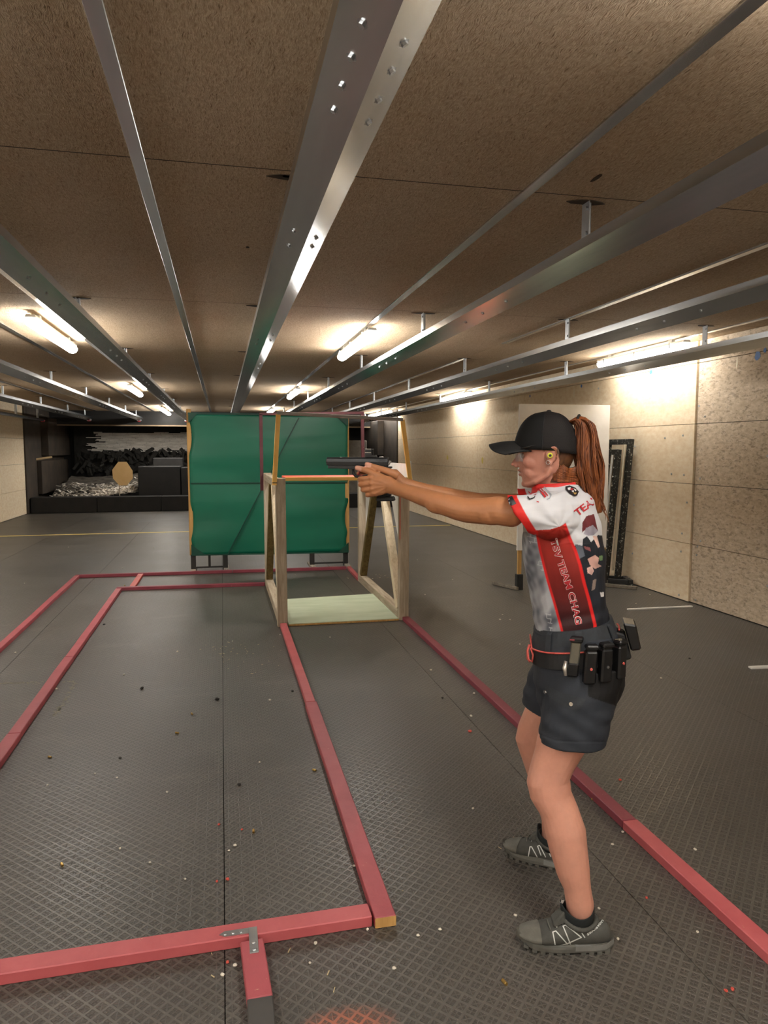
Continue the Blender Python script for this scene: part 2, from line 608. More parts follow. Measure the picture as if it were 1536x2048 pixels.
# ================================================================ bullet trap at the far end
for sd, X in (('left', XL), ('right', XR)):
    s = 1 if sd == 'right' else -1
    o = struct('trim_%d' % (20 + (s > 0)), MB().box(*sorted((X, X - s * 0.06)), YT + 0.002, YB, 0, ZC), RUBBER_B)
    mb = MB().box(*sorted((X - s * 0.06, X - s * 0.17)), 18.9, YB, 0.4, 1.22)
    mb.box(*sorted((X - s * 0.06, X - s * 0.24)), 19.4, YB, 1.34, 2.3)
    build('side_mat', mb, RUBBER_B, o, bevel=0.01)
hd = struct('trim_30', MB().box(XL + 0.061, XR - 0.061, 20.4, 20.5, 2.16, ZC + 0.01), RUBBER)
build('edge_strip', MB().box(XL + 0.07, XR - 0.07, 20.385, 20.4, 2.13, 2.165), plain('header_edge', '#7c6a52', '#8f7c62', 0.7), hd)
# black ceiling of the trap
struct('trim_31', MB().box(XL + 0.061, XR - 0.061, 20.5, YB, 2.42, ZC), RUBBER)
# rubber sleepers forming the low kerb wall
for k in range(6):
    a = -4.40 + k * 1.47
    o = build('rubber_sleeper', MB().box(a, a + 1.465, 18.05, 18.45, 0, 0.37 + random.uniform(-0.004, 0.004)), RUBBER, bevel=0.012, loc=(a + 0.73, 18.25, 0))
    tag(o, 'long black rubber kerb block ' + ('touching the brown lining of the left wall', 'in front of the cardboard target and the pale scrap', 'half hidden by the left edge of the green screen',
                                             'behind the green screen', 'behind the booth and the right edge of the green screen', 'touching the brown lining of the right wall')[k], 'rubber block', 'black rubber blocks of the low trap kerb')
# stacked blocks on the right of the cardboard target
blocks = [(-2.03, -1.02, 18.5, 19.3, 0.0, 1.08, 'tall stack of black rubber slabs beside the cardboard target'),
          (-1.75, -1.0, 19.4, 20.0, 0.0, 1.28, 'grey topped rubber block standing behind the tall black stack'),
          (-1.0, 0.9, 18.5, 19.3, 0.0, 1.05, 'black rubber slab stack reaching behind the green screen')]
for n, (x0, x1, y0, y1, z0, z1, lb) in enumerate(blocks):
    o = build('rubber_block', MB().box(x0, x1, y0, y1, z0, z1), plain('block_grey', '#232221', '#2e2d2c', 0.7) if n == 1 else RUBBER, bevel=0.015, loc=((x0 + x1) / 2, (y0 + y1) / 2, 0))
    tag(o, lb, 'rubber block')
o = build('rubber_block', MB().box(2.6, 3.9, 19.2, 20.2, 0.0, 1.75), plain('block_grey2', '#56514a', '#6b655c', 0.8), bevel=0.02, loc=(3.2, 19.7, 0))
tag(o, 'big grey rubber block in the dark corner beside the right wall', 'rubber block')
# worn pale lamella sheets on the back, jagged lower edge, shredded curtain
mb = MB()
for k in range(30):
    z = 1.28 + k * 0.025
    zz = z
    x = -4.1
    xs = []
    while x < 2.5:
        w = random.uniform(0.12, 0.4)
        lowz = 1.42 + 0.10 * mnoise.noise((x * 1.3, 0, 3)) + 0.10 * mnoise.noise((x * 5, 1, 3))
        hi = 1.98 + 0.03 * mnoise.noise((x * 2, 5, 1))
        if lowz < z < hi and x > -3.55 - 0.3 * random.random():
            yy = 21.72 - 0.006 * (k % 3) + random.uniform(-0.01, 0.01)
            mb.box(x, x + w * 0.98, yy, yy + 0.02, z, z + 0.021)
        x += w
o = build('worn_lamellae', mb, plain('lamella_pale', '#b3aca1', '#e8e2d8', 0.7, scale=9, stretch=(0.4, 1, 3)))
tag(o, 'worn pale lamella sheets across the back of the bullet trap', 'trap lining')
o['kind'] = 'stuff'
mb = MB()
for k in range(420):
    x = random.uniform(-4.0, 2.4)
    z = random.uniform(0.9, 1.55)
    y = random.uniform(21.42, 21.66)
    L = random.uniform(0.08, 0.28)
    a = random.uniform(-1.2, 1.2)
    mb.bar((x, y, z), (x + L * math.sin(a), y + random.uniform(-0.08, 0.08), z - L * math.cos(a)), random.uniform(0.03, 0.10), 0.012, (0, 1, 0))
mb.box(-4.1, 2.4, 21.80, 21.82, 0.9, 2.421)
o = build('shredded_curtain', mb, plain('shred_black', '#15140f', '#26231e', 0.85))
tag(o, 'shredded black rubber curtain hanging in the bullet trap', 'rubber curtain')
o['kind'] = 'stuff'


def heap_z(x, y):
    return 0.32 + 0.42 * max(0, min(1, (y - 18.5) / 2.6)) + 0.12 * mnoise.noise((x * 0.9, y * 0.9, 2)) + 0.22 * max(0, (x + 2.75))


mb = MB()
nx, ny = 60, 26
for j in range(ny + 1):
    for i in range(nx + 1):
        x, y = -4.1 + 2.0 * i / nx, 18.462 + 2.8 * j / ny
        mb.v.append((x, y, heap_z(x, y) + 0.03 * mnoise.noise((x * 7, y * 7, 0))))
for j in range(ny):
    for i in range(nx):
        a = j * (nx + 1) + i
        mb.f.append((a, a + 1, a + nx + 2, a + nx + 1))
        mb.mi.append(0)
for k in range(900):
    x, y = random.uniform(-4.05, -2.16), 18.55 + (0.5 + 0.5 * random.random() * (2.6 + max(0.0, 0.0))) * random.random() ** 1.6
    L = random.uniform(0.04, 0.16)
    a = random.uniform(0, 6.28)
    z = heap_z(x, y) + random.uniform(0.0, 0.03)
    mb.cur = random.choice((1, 1, 1, 2))
    if x < -3.2 and random.random() < 0.35:
        mb.cur = 0
    mb.bar((x, y, z), (x + L * math.cos(a), y + L * math.sin(a) * 0.5, z + random.uniform(-0.02, 0.05)), random.uniform(0.02, 0.06), 0.008)
o = build('shredded_scrap', mb, [plain('scrap_base', '#3d3832', '#6b645a', 0.9, scale=3), plain('scrap_pale', '#d8d0c4', '#f0e9de', 0.8, scale=7), plain('scrap_mid', '#8d8376', '#b0a597', 0.85)])
tag(o, 'heap of pale shredded scrap lying behind the low black kerb', 'scrap heap')
o['kind'] = 'stuff'
# torn lip on the left side lining
o = build('torn_strip', MB().bar(tuple(atY(70, 919, 18.86)), tuple(atY(104, 914, 19.0)), 0.05, 0.05), plain('torn_pale', '#b89b70', '#cdb48c', 0.8), bevel=0.01, loc=tuple(atY(70, 919, 18.86)))
tag(o, 'pale torn wooden strip stuck on the brown trap lining', 'wood strip')
# cardboard target
tg = thing('cardboard_target', 'tan octagonal cardboard target standing before the pale scrap', 'target', (-2.37, 18.42, 0.37))
cx_, w, zt, zb = -2.37, 0.243, 1.20, 0.62
zz = lambda f: zb + (zt - zb) * f
oc = [(cx_ - w * 0.36, zz(0)), (cx_ + w * 0.36, zz(0)), (cx_ + w * 0.95, zz(0.30)), (cx_ + w * 0.95, zz(0.62)), (cx_ + w * 0.40, zz(1)), (cx_ - w * 0.40, zz(1)), (cx_ - w, zz(0.66)), (cx_ - w * 0.95, zz(0.30))]
build('card', MB().prism(oc, 'y', 18.40, 18.406), plain('cardboard', '#d9b378', '#e3c08a', 0.85, scale=3), tg)
build('stick', MB().box(cx_ - 0.10, cx_ - 0.082, 18.41, 18.428, 0.368, 1.12), OLDWOOD, tg)

# ================================================================ ceiling rails
RZ, RWID, RD, RLIP = 2.27, 0.092, 0.055, 0.042
screw_me = mesh_of(MB().cyl((0, 0, 0.004), (0, 0, -0.006), 0.0075, 6).cyl((0, 0, 0.0045), (0, 0, 0.0), 0.012, 12), ZINC, name='screw')
rails = [('centre', 0.32, 18.9, 'above the wooden booth', True), ('l1', -0.905, 20.2, 'left of the middle rail', True), ('l2', -2.15, 20.3, 'second from the middle rail to the left wall', True),
         ('l3', -3.42, 20.3, 'third from the middle rail to the left wall', True),
         ('r1', 1.557, 20.3, 'over the woman, right of the middle rail', True), ('r2', 2.76, 20.3, 'second from the middle rail to the right wall', True), ('r3', 4.02, 20.3, 'along the right wall', True)]
hang_y = [-2.24, 0.26, 2.82, 5.32, 7.80, 10.28, 12.78, 15.28, 17.78, 19.9]
SCREWPIX = [(725, 105), (703, 163), (684, 213), (668, 260), (588, 482), (578, 495), (516, 680), (513, 690)]
SCREWPIX_R = [(808, 120), (783, 175), (757, 227), (737, 267), (633, 484), (625, 498), (546, 672), (541, 683), (520, 730), (516, 742)]
for nm, X, yend, lab, _ in rails:
    t = thing('ceiling_rail', 'galvanised steel rail with a folded belly, ' + lab, 'rail', (X, (YF + yend) / 2, RZ), 'steel rails under the ceiling')
    pr = [(X - RWID, RZ + RD + RLIP), (X - RWID, RZ + RD), (X, RZ), (X + RWID, RZ + RD), (X + RWID, RZ + RD + RLIP)]
    inn = [(X + RWID - 0.004, RZ + RD + RLIP), (X + RWID - 0.004, RZ + RD + 0.002), (X, RZ + 0.005), (X - RWID + 0.004, RZ + RD + 0.002), (X - RWID + 0.004, RZ + RD + RLIP)]
    mb = MB()
    ring = pr + inn
    mb.ring_loft([[(p[0], y, p[1]) for p in ring] for y in (YF + 0.01, yend)], cap=False)
    build('channel', mb, STEEL, t)
    mb = MB()
    for hy in hang_y:
        if hy > yend:
            continue
        h = MB().box(X - 0.045, X - 0.041, hy - 0.03, hy + 0.03, RZ + RD - 0.01, ZC + 0.0)
        h.cyl((X - 0.028, hy, RZ + 0.03), (X - 0.028, hy, ZC), 0.009, 8)
        for zz_ in (RZ + RD + 0.08, ZC - 0.03):
            h.cyl((X - 0.041, hy - 0.012, zz_), (X - 0.052, hy - 0.012, zz_), 0.008, 6)
        h.box(X - 0.05, X + 0.05, hy - 0.02, hy + 0.02, RZ + RD - 0.012, RZ + RD - 0.006)
        ho = build('hanger', h, ZINC, t)
        build('pocket', MB().prism([(X - 0.04 + 0.085 * math.cos(a) * random.uniform(0.8, 1.15), hy + 0.03 * math.sin(a) * random.uniform(0.7, 1.1)) for a in [0.6 * i for i in range(10)]], 'z', ZC - 0.003, ZC + 0.003), MATS['pocket_dark'], ho)
    tl = math.atan2(RD, RWID)
    if nm == 'centre':
        for (px, py) in SCREWPIX:
            c = atX(px, py, X - RWID * 0.5)
            piece('screw', screw_me, t, (X - RWID * 0.5, c[1], RZ + RD * 0.5), (0, tl, 0))
        for (px, py) in SCREWPIX_R:
            c = atX(px, py, X + RWID * 0.5)
            piece('screw', screw_me, t, (X + RWID * 0.5, c[1], RZ + RD * 0.5), (0, -tl, 0))
    else:
        sgn = -1 if X > 0 else 1
        for hy in hang_y[2:]:
            for dy in (-0.35, 0.0, 0.30):
                if hy + dy < yend:
                    piece('screw', screw_me, t, (X + sgn * RWID * 0.5, hy + 1.2 + dy, RZ + RD * 0.5), (0, -sgn * tl, 0))
    build('end_plate', MB().prism([(X - 0.06, RZ + 0.0), (X + 0.06, RZ + 0.0), (X + 0.06, RZ + RD + RLIP), (X - 0.06, RZ + RD + RLIP)], 'y', yend, yend + 0.02), ZINC, t)
    build('end_cap', MB().box(X - 0.05, X + 0.03, yend + 0.02, yend + 0.07, RZ - 0.02, RZ + 0.025), plain('red_cap', '#d04048', None, 0.5), t, bevel=0.008)
# slim rail by the left wall
X = -4.2
t = thing('ceiling_rail', 'slim pale steel rail hung low beside the left wall', 'rail', (X, 10, 2.19), 'steel rails under the ceiling')
build('channel', MB().box(X - 0.05, X + 0.05, YF + 0.01, 18.6, 2.175, 2.235), STEEL, t, bevel=0.004)
for hy in [2.8, 5.3, 7.8, 10.3, 12.8, 14.6, 16.4, 18.2]:
    build('hanger', MB().box(X - 0.02, X + 0.02, hy - 0.025, hy + 0.025, 2.23, ZC), ZINC, t)
build('end_cap', MB().box(X - 0.03, X + 0.05, 18.6, 18.66, 2.165, 2.21), MATS['red_cap'], t, bevel=0.008)

# ================================================================ tube lamps
GLOW = NT('lamp_diffuser')
GLOW.set(col='#ffffff', ecol=(1.0, 0.965, 0.91, 1), estr=LAMP, rough=0.4)
GLOW = GLOW.m
GLOW_W = NT('lamp_diffuser_wall_row')
GLOW_W.set(col='#ffffff', ecol=(1.0, 0.965, 0.91, 1), estr=LAMP * 0.5, rough=0.4)
GLOW_W = GLOW_W.m
LW, LL = 0.052, 1.55
lamp_rows = [(-1.37, 'left of the middle rail'), (1.235, 'right of the middle rail'), (4.19, 'along the right wall'), (-4.0, 'along the left wall')]
lamp_y = [(-2.9, 'behind the shooter'), (-0.22, "over the shooter"), (5.85, 'first ahead of the shooter'), (11.7, 'over the far yellow line'), (17.62, 'at the bullet trap'), (19.35, 'in front of the dark header')]
for X, la in lamp_rows:
    for y0, lb in lamp_y:
        if (y0 > 19 and X not in (-1.37, 4.19)) or (y0 > 17 and X < -3):
            continue
        LL_ = 0.9 if y0 > 19 else LL
        zl = ZC - 0.075
        t = thing('tube_lamp', 'white tube lamp ' + la + ', ' + lb, 'lamp', (X, y0 + LL_ / 2, ZC), 'tube lamps under the ceiling')
        hb_ = MB().prism([(X - LW * 0.8, zl + 0.022), (X + LW * 0.8, zl + 0.022), (X + LW * 0.62, zl + 0.045), (X - LW * 0.62, zl + 0.045)], 'y', y0, y0 + LL_)
        for f in (0.15, 0.85):
            hb_.box(X - 0.02, X + 0.02, y0 + LL_ * f - 0.03, y0 + LL_ * f + 0.03, zl + 0.044, ZC + 0.002)
        build('housing', hb_, WHITE_P, t, bevel=0.003)
        prof = [(X + LW * 0.95 * math.cos(a), zl + 0.046 * math.sin(a)) for a in [math.pi - 0.15 + (math.pi + 0.3) * i / 12 for i in range(13)]]
        build('diffuser', MB().prism(prof, 'y', y0 + 0.02, y0 + LL_ - 0.02), GLOW_W if abs(X) > 3.5 else GLOW, t, bevel=0.004)
        for f in (0.12, 0.5, 0.88):
            build('clip', MB().box(X - LW - 0.005, X - LW * 0.86, y0 + LL_ * f - 0.012, y0 + LL_ * f + 0.012, zl - 0.012, zl + 0.035), ZINC, t)
# ================================================================ green screen stand
GY = 8.98
t = NT('green_tarp')
p = t.pos()
n1 = t.noise(t.mapping(p, (0.4, 1, 1.6)), 1.6, 2, 0.45)
t.set(col=t.ramp(n1, [(0.3, '#006049'), (0.7, '#027056')]), rough=t.math('ADD', 0.30, t.math('MULTIPLY', n1, 0.25)), spec=0.55)
t.bump(t.noise(t.mapping(p, (0.35, 1, 2.2)), 2.0, 1, 0.4), 0.25, 0.05)
TARP = t.m
gs = thing('green_screen', 'tall green tarp screen on a wooden frame with black steel feet', 'screen', (0.59, GY, 0))
mb = MB()
nx, nz = 40, 44


def tarp_edge(z, side):
    e = 0.0
    for c, w, a in ([(1.66, 0.22, 0.035), (0.62, 0.22, 0.03), (0.30, 0.08, 0.012)] if side < 0 else [(0.62, 0.20, 0.045), (0.33, 0.12, 0.03), (1.5, 0.3, 0.006)]):
        d = abs(z - c) / w
        if d < 1:
            e += a * (1 - d * d)
    return e


for j in range(nz + 1):
    z = 0.20 + 1.735 * j / nz
    x0, x1 = -0.385 + tarp_edge(z, -1), 1.575 - tarp_edge(z, 1)
    for i in range(nx + 1):
        f = i / nx
        x = x0 + (x1 - x0) * f
        zz_ = z - (0.02 * f if j == 0 else 0) 
        y = GY + 0.020 * mnoise.noise((x * 1.1, z * 2.3, 0)) + 0.006 * math.exp(-((z - 1.09) / 0.012) ** 2) - 0.022 * math.sin(math.pi * min(1, abs(z - 1.09) / 0.86)) * math.sin(math.pi * f)
        mb.v.append((x, y, zz_))
for j in range(nz):
    for i in range(nx):
        a = j * (nx + 1) + i
        mb.f.append((a, a + 1, a + nx + 2, a + nx + 1))
        mb.mi.append(0)
tp = build('tarp', mb, TARP, gs, smooth=True)
md = tp.modifiers.new('thick', 'SOLIDIFY')
md.thickness = 0.003
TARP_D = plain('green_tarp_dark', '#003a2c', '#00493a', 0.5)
dirs = [((-0.385, 1.935), (-0.385 + 0.11, 1.935), (-0.385, 1.82)), ((1.575, 1.935), (1.575 - 0.18, 1.935), (1.575, 1.79)),
        ((-0.385, 0.20), (-0.385, 0.34), (-0.385 + 0.17, 0.20)), ((1.575, 0.18), (1.575 - 0.14, 0.18), (1.575, 0.31))]
for tri in dirs:
    build('corner_patch', MB().prism(tri, 'y', GY - 0.028, GY - 0.022), TARP_D, gs)
build('top_hem', MB().bar((-0.39, GY, 1.935), (1.58, GY, 1.93), 0.03, 0.022), TARP_D, gs)
build('bottom_hem', MB().bar((-0.38, GY - 0.004, 0.205), (1.575, GY - 0.004, 0.178), 0.02, 0.018), TARP_D, gs)
build('middle_hem', MB().bar((-0.375, GY - 0.012, 1.09), (1.565, GY - 0.012, 1.083), 0.014, 0.012), TARP_D, gs)
# dark green strip modelled in place of a diagonal shadow on the sheet
build('brace_or_shadow', MB().bar(tuple(atY(598, 836, GY - 0.03)), tuple(atY(455, 1110, GY - 0.03)), 0.012, 0.03, (0, 1, 0)), TARP_D, gs)
for X, zt in ((-0.385, 1.99), (1.56, 1.94)):
    build('post', MB().box(X - 0.022, X + 0.03, GY + 0.006, GY + 0.05, 0.20, zt), TANWOOD, gs, bevel=0.002)
build('cross_rail', MB().box(-0.36, 1.54, GY + 0.012, GY + 0.045, 1.88, 1.92), TANWOOD, gs)
for x0, x1, mid in ((-0.395, 0.05, True), (1.075, 1.57, False)):
    fo_ = MB().box(x0, x0 + 0.06, GY + 0.0, GY + 0.05, 0.0, 0.21).box(x1 - 0.06, x1, GY, GY + 0.05, 0, 0.21).box(x0 + 0.06, x1 - 0.06, GY + 0.01, GY + 0.04, 0.035, 0.055)
    if mid:
        fo_.box((x0 + x1) / 2 - 0.015, (x0 + x1) / 2 + 0.015, GY + 0.01, GY + 0.03, 0.05, 0.2)
    f_ = build('foot', fo_, BLACK_M, gs, bevel=0.003)
    for x in (x0 + 0.015, x1 - 0.03):
        build('runner', MB().box(x - 0.02, x + 0.045, GY - 0.16, GY + 0.25, 0.0, 0.03), m_wood('runner_wood_%d' % (x * 100), [(0.3, '#6f675c'), (0.6, '#a9a195'), (0.8, '#c9c4bb')], axis='y'), f_, bevel=0.003)

# ================================================================ wooden shooting booth
bt = thing('shooting_booth', 'weathered wooden booth with a mint floor board and yellow and maroon port bars', 'booth', (1.0, 6.95, 0))
PW = 0.085


def post(name, a, b, w, d, m, par=bt):
    """upright from a to b with square ends"""
    A, B = Vector(a), Vector(b)
    r = [(-w / 2, -d / 2), (w / 2, -d / 2), (w / 2, d / 2), (-w / 2, d / 2)]
    return build(name, MB().hexa([(A.x + p, A.y + q, A.z) for p, q in r], [(B.x + p, B.y + q, B.z) for p, q in r]), m, par, bevel=0.004)


post('post', (0.478, 5.99, 0), (0.473, 5.99, 1.262), PW, 0.07, OLDWOOD)
post('post', (0.485, 7.86, 0), (0.485, 7.86, 1.245), PW, 0.07, OLDWOOD)
post('post', (1.538, 5.99, 0), (1.545, 5.99, 1.262), PW, 0.07, OLDWOOD)
post('post', (1.535, 7.86, 0), (1.535, 7.86, 1.235), PW, 0.07, OLDWOOD)
for X in (0.485, 1.533):
    build('bottom_rail', MB().box(X - 0.04, X + 0.04, 6.026, 7.824, 0.0, 0.085), OLDWOOD_Y, bt, bevel=0.004)
    build('top_rail', MB().box(X - 0.035, X + 0.035, 6.026, 7.824, 1.165, 1.235), OLDWOOD_Y, bt, bevel=0.004)
    build('brace_or_shadow', MB().bar((X, 6.07, 0.085), (X, 6.78, 1.17), 0.07, 0.075, (0, 1, 0)), PALEWOOD, bt, bevel=0.003)
    build('brace_or_shadow', MB().bar((X, 7.78, 0.085), (X, 7.10, 1.17), 0.07, 0.065, (0, 1, 0)), OLIVEWOOD, bt, bevel=0.003)
# white infill sheets on the right side
SHEET = plain('white_sheet', '#c9cac6', '#dcdcd8', 0.5)
build('infill_sheet', MB().prism([(6.03, 0.35), (6.03, 1.24), (6.75, 1.24)], 'x', 1.571, 1.579), SHEET, bt)
build('infill_sheet', MB().prism([(7.82, 0.45), (7.12, 1.24), (7.82, 1.24)], 'x', 1.571, 1.579), SHEET, bt)
build('infill_sheet', MB().box(1.581, 1.587, 5.96, 7.0, 1.18, 1.375), SHEET, bt)
build('sheet_edge', MB().box(1.579, 1.597, 5.945, 5.96, 1.18, 1.40), ZINC, bt)
build('red_strip', MB().box(1.4985, 1.5035, 5.953, 5.962, 0.72, 1.262), ORANGE_R, bt)
# port bars
build('port_bar', MB().box(0.516, 1.50, 5.962, 5.99, 1.237, 1.268), YELLOW, bt, bevel=0.002)
build('port_bar', MB().box(0.516, 1.50, 6.30, 6.34, 1.268 - 0.03, 1.27), ORANGE_R, bt, bevel=0.002)
build('port_bar', MB().box(0.516, 1.50, 5.99, 6.30, 1.262, 1.268), ORANGE_R, bt)
build('yellow_upright', MB().bar((0.421, 5.945, 1.205), (0.462, 5.945, 1.79), 0.038, 0.025, (0, 1, 0)), YELLOW, bt, bevel=0.002)
build('yellow_upright', MB().bar((1.593, 5.945, 1.19), (1.517, 5.945, 1.755), 0.036, 0.025, (0, 1, 0)), YELLOW, bt, bevel=0.002)
build('tape_band', MB().bar((0.4245, 5.943, 1.222), (0.4245, 5.943, 1.229), 0.041, 0.03, (0, 1, 0)), BLACK_M, bt)
build('top_bar', MB().bar((0.452, 5.945, 1.80), (1.52, 5.945, 1.755), 0.028, 0.028), m_wood('grey_wood', [(0.3, '#7d7974'), (0.6, '#9d9994'), (0.8, '#b5b2ae')], axis='x'), bt, bevel=0.002)
build('maroon_upright', MB().bar((0.425, 7.91, 1.05), (0.425, 7.91, 1.885), 0.036, 0.03, (0, 1, 0)), MAROON, bt, bevel=0.002)
build('maroon_upright', MB().bar((1.56, 7.91, 1.15), (1.552, 7.91, 1.905), 0.036, 0.03, (0, 1, 0)), MAROON, bt, bevel=0.002)
build('top_bar', MB().bar((0.41, 7.91, 1.885), (1.57, 7.91, 1.91), 0.03, 0.03), MAROON, bt, bevel=0.002)
build('floor_board', MB().hexa([(0.528, 5.97, 0.0), (1.49, 5.955, 0.0), (1.49, 7.05, 0.0), (0.528, 6.98, 0.0)], [(0.528, 5.97, 0.022), (1.49, 5.955, 0.022), (1.49, 7.05, 0.022), (0.528, 6.98, 0.022)]), MINT, bt, bevel=0.001)
build('board_edge', MB().hexa([(0.528, 5.964, 0.003), (1.49, 5.949, 0.003), (1.49, 5.9555, 0.003), (0.528, 5.9705, 0.003)], [(0.528, 5.964, 0.016), (1.49, 5.949, 0.016), (1.49, 5.9555, 0.016), (0.528, 5.9705, 0.016)]), TANWOOD, bt)

# ================================================================ red fault line battens on the floor
def batten(a, b, w, h, m, label, ext=None, group='red wooden fault line battens'):
    mid = ((a[0] + b[0]) / 2, (a[1] + b[1]) / 2, 0)
    mb = MB()
    A, B = Vector((a[0], a[1], 0)), Vector((b[0], b[1], 0))
    d = (B - A).normalized()
    s = Vector((-d.y, d.x, 0)) * w / 2
    L = (B - A).length
    k = max(1, int(L / 0.3))
    rings = []
    for i in range(k + 1):
        c = A + d * (L * i / k) + s.normalized() * (0.004 * mnoise.noise((i * 0.7 + a[0] * 9, a[1], 5)) if 0 < i < k else 0)
        rings.append([c - s, c + s, c + s + Vector((0, 0, h)), c - s + Vector((0, 0, h))])
    mb.ring_loft(rings)
    o = build('fault_line_batten', mb, m, bevel=0.003, loc=mid)
    return tag(o, label, 'batten', group)


BW, BH = 0.068, 0.036
nb = batten((-1.038, 2.09), (0.434, 2.105), BW, BH, RED_L, 'red batten crossing the mat seam, joined to a short stub by metal plates')
batten((0.475, 2.06), (0.480, 4.02), BW, BH, RED_P, 'red batten with a bare wooden end, meeting the plated batten at a corner')
batten((0.480, 4.025), (0.482, 5.95), 0.055, BH, RED_L, 'salmon red batten running up to the front left post of the booth')
build('bare_end', MB().box(0.4412, 0.5088, 2.0585, 2.0602, 0.002, 0.034), TANWOOD, [o for o in COL.objects if o.get('label', '').startswith('red batten with a bare')][0])
st = batten((0.060, 2.047), (0.072, 1.815), BW, BH, RED_P, 'short red stub batten with a black taped end, at right angles to the plated batten')
build('black_end', MB().hexa([(0.038, 1.60, 0.0005), (0.1065, 1.60, 0.0005), (0.1065, 1.815, 0.0005), (0.0375, 1.815, 0.0005)], [(0.038, 1.60, BH), (0.1065, 1.60, BH), (0.1065, 1.815, BH), (0.0375, 1.815, BH)]), GREY_TAPE, st, bevel=0.003)
mb = MB().box(0.052, 0.078, 1.985, 2.10, BH, BH + 0.003)
mb.cyl((0.065, 2.0, BH + 0.001), (0.065, 2.0, BH + 0.006), 0.008, 10).cyl((0.065, 2.03, BH + 0.001), (0.065, 2.03, BH + 0.006), 0.007, 10)
build('joining_plate', mb, ZINC, nb, bevel=0.0008)
mb = MB().prism([(0.052, 2.075), (0.052, 2.099), (-0.02, 2.099), (-0.035, 2.087), (-0.02, 2.075)], 'z', BH, BH + 0.0025)
for k in range(3):
    mb.cyl((0.03 - k * 0.024, 2.087, BH + 0.001), (0.03 - k * 0.024, 2.087, BH + 0.005), 0.006, 10)
build('joining_plate', mb, ZINC, nb)
batten((-1.077, 2.05), (-1.078, 3.9), BW, BH, RED_P, 'red batten along the left side of the inner box, with a worn pale corner')
batten((-1.078, 3.905), (-1.084, 5.3), 0.062, BH, RED_P, 'red batten in the left side of the inner box, second from the plated corner')
batten((-1.084, 5.305), (-1.09, 7.86), 0.058, BH, RED_P, 'red batten reaching the far left corner of the inner box')
batten((-1.12, 7.93), (0.44, 7.86), 0.055, BH, RED_D, 'dark red batten ending at the rear left post of the booth')
batten((-1.645, 2.6), (-1.65, 5.6), 0.06, BH, RED_P, 'red batten of the outer left line, leaving the picture')
batten((-1.65, 5.605), (-1.675, 8.78), 0.056, BH, RED_P, 'red batten of the outer left line reaching its far corner')
batten((-1.70, 8.835), (0.1, 8.775), 0.055, BH, RED_D, 'dark red batten in front of the left feet of the green screen')
batten((0.105, 8.775), (1.50, 8.715), 0.055, BH, RED_D, 'dark red batten in front of the right feet of the green screen')
batten((-0.97, 7.965), (-0.965, 8.775), 0.06, 0.03, RED_B, 'short bright red batten linking the inner and outer lines')
batten((1.535, 8.72), (1.515, 7.90), 0.05, BH, RED_L, 'short salmon batten behind the rear right post of the booth')
batten((1.553, 5.95), (1.552, 2.42), 0.06, BH, RED_D, 'long dark red batten running from the booth past the woman')
batten((1.552, 2.415), (1.560, 1.05), 0.064, BH, RED_L, 'lighter red batten carrying on the long dark one past the woman')

# ================================================================ loose things on the floor
yl = MB()
for a, b in ((-4.42, -1.5), (-1.5, 1.4), (1.4, 4.40)):
    yl.box(a, b, 13.38, 13.43, 0.0, 0.004)
o = build('yellow_tape', yl, plain('yellow_tape', '#d9bd58', '#e4cf82', 0.6), loc=(0, 13.4, 0))
tag(o, 'thin yellow tape line across the whole floor', 'tape')
WSTICK = plain('white_lath', '#d8d6cc', '#e6e4dc', 0.6)
a, b = fl(1255, 1220), fl(1384, 1214)
o = build('white_lath', MB().bar((a[0], a[1], 0.006), (b[0], b[1], 0.006), 0.028, 0.012), WSTICK, bevel=0.001, loc=tuple(a))
tag(o, 'white lath on the floor touching the wall board seam', 'lath')
a, b = fl(1500, 1337), fl(1640, 1330)
o = build('white_lath', MB().bar((a[0], a[1], 0.006), (b[0], b[1], 0.006), 0.04, 0.012), WSTICK, bevel=0.001, loc=tuple(a))
tag(o, 'white lath end lying on the open floor away from the wall', 'lath')

# white board on legs by the right wall
wbd = thing('white_board', 'large white board on thin wooden legs near the right wall', 'board', (3.57, 7.0, 0))
build('panel', MB().box(3.045, 4.092, 6.985, 7.005, 0.43, 1.975), plain('white_panel', '#d9d6d0', '#e4e2dd', 0.35), wbd, bevel=0.002)
for X in (3.085, 4.075):
    l_ = build('leg', MB().box(X - 0.02, X + 0.022, 7.006, 7.03, 0.06, 1.6), TANWOOD, wbd, bevel=0.002)
    build('foot_socket', MB().box(X - 0.035, X + 0.035, 6.985, 7.045, 0.0, 0.17), BLACK_M, l_, bevel=0.003)
    build('foot_bar', MB().bar((X - 0.03, 6.98, 0.02), (X + (0.24 if X > 3.5 else -0.16), 6.72 if X > 3.5 else 7.35, 0.02), 0.035, 0.035), m_wood('foot_bar_%d' % (X * 10), [(0.3, '#5a5348'), (0.6, '#7d7568'), (0.8, '#a39b8c')], axis='x'), l_, bevel=0.003)
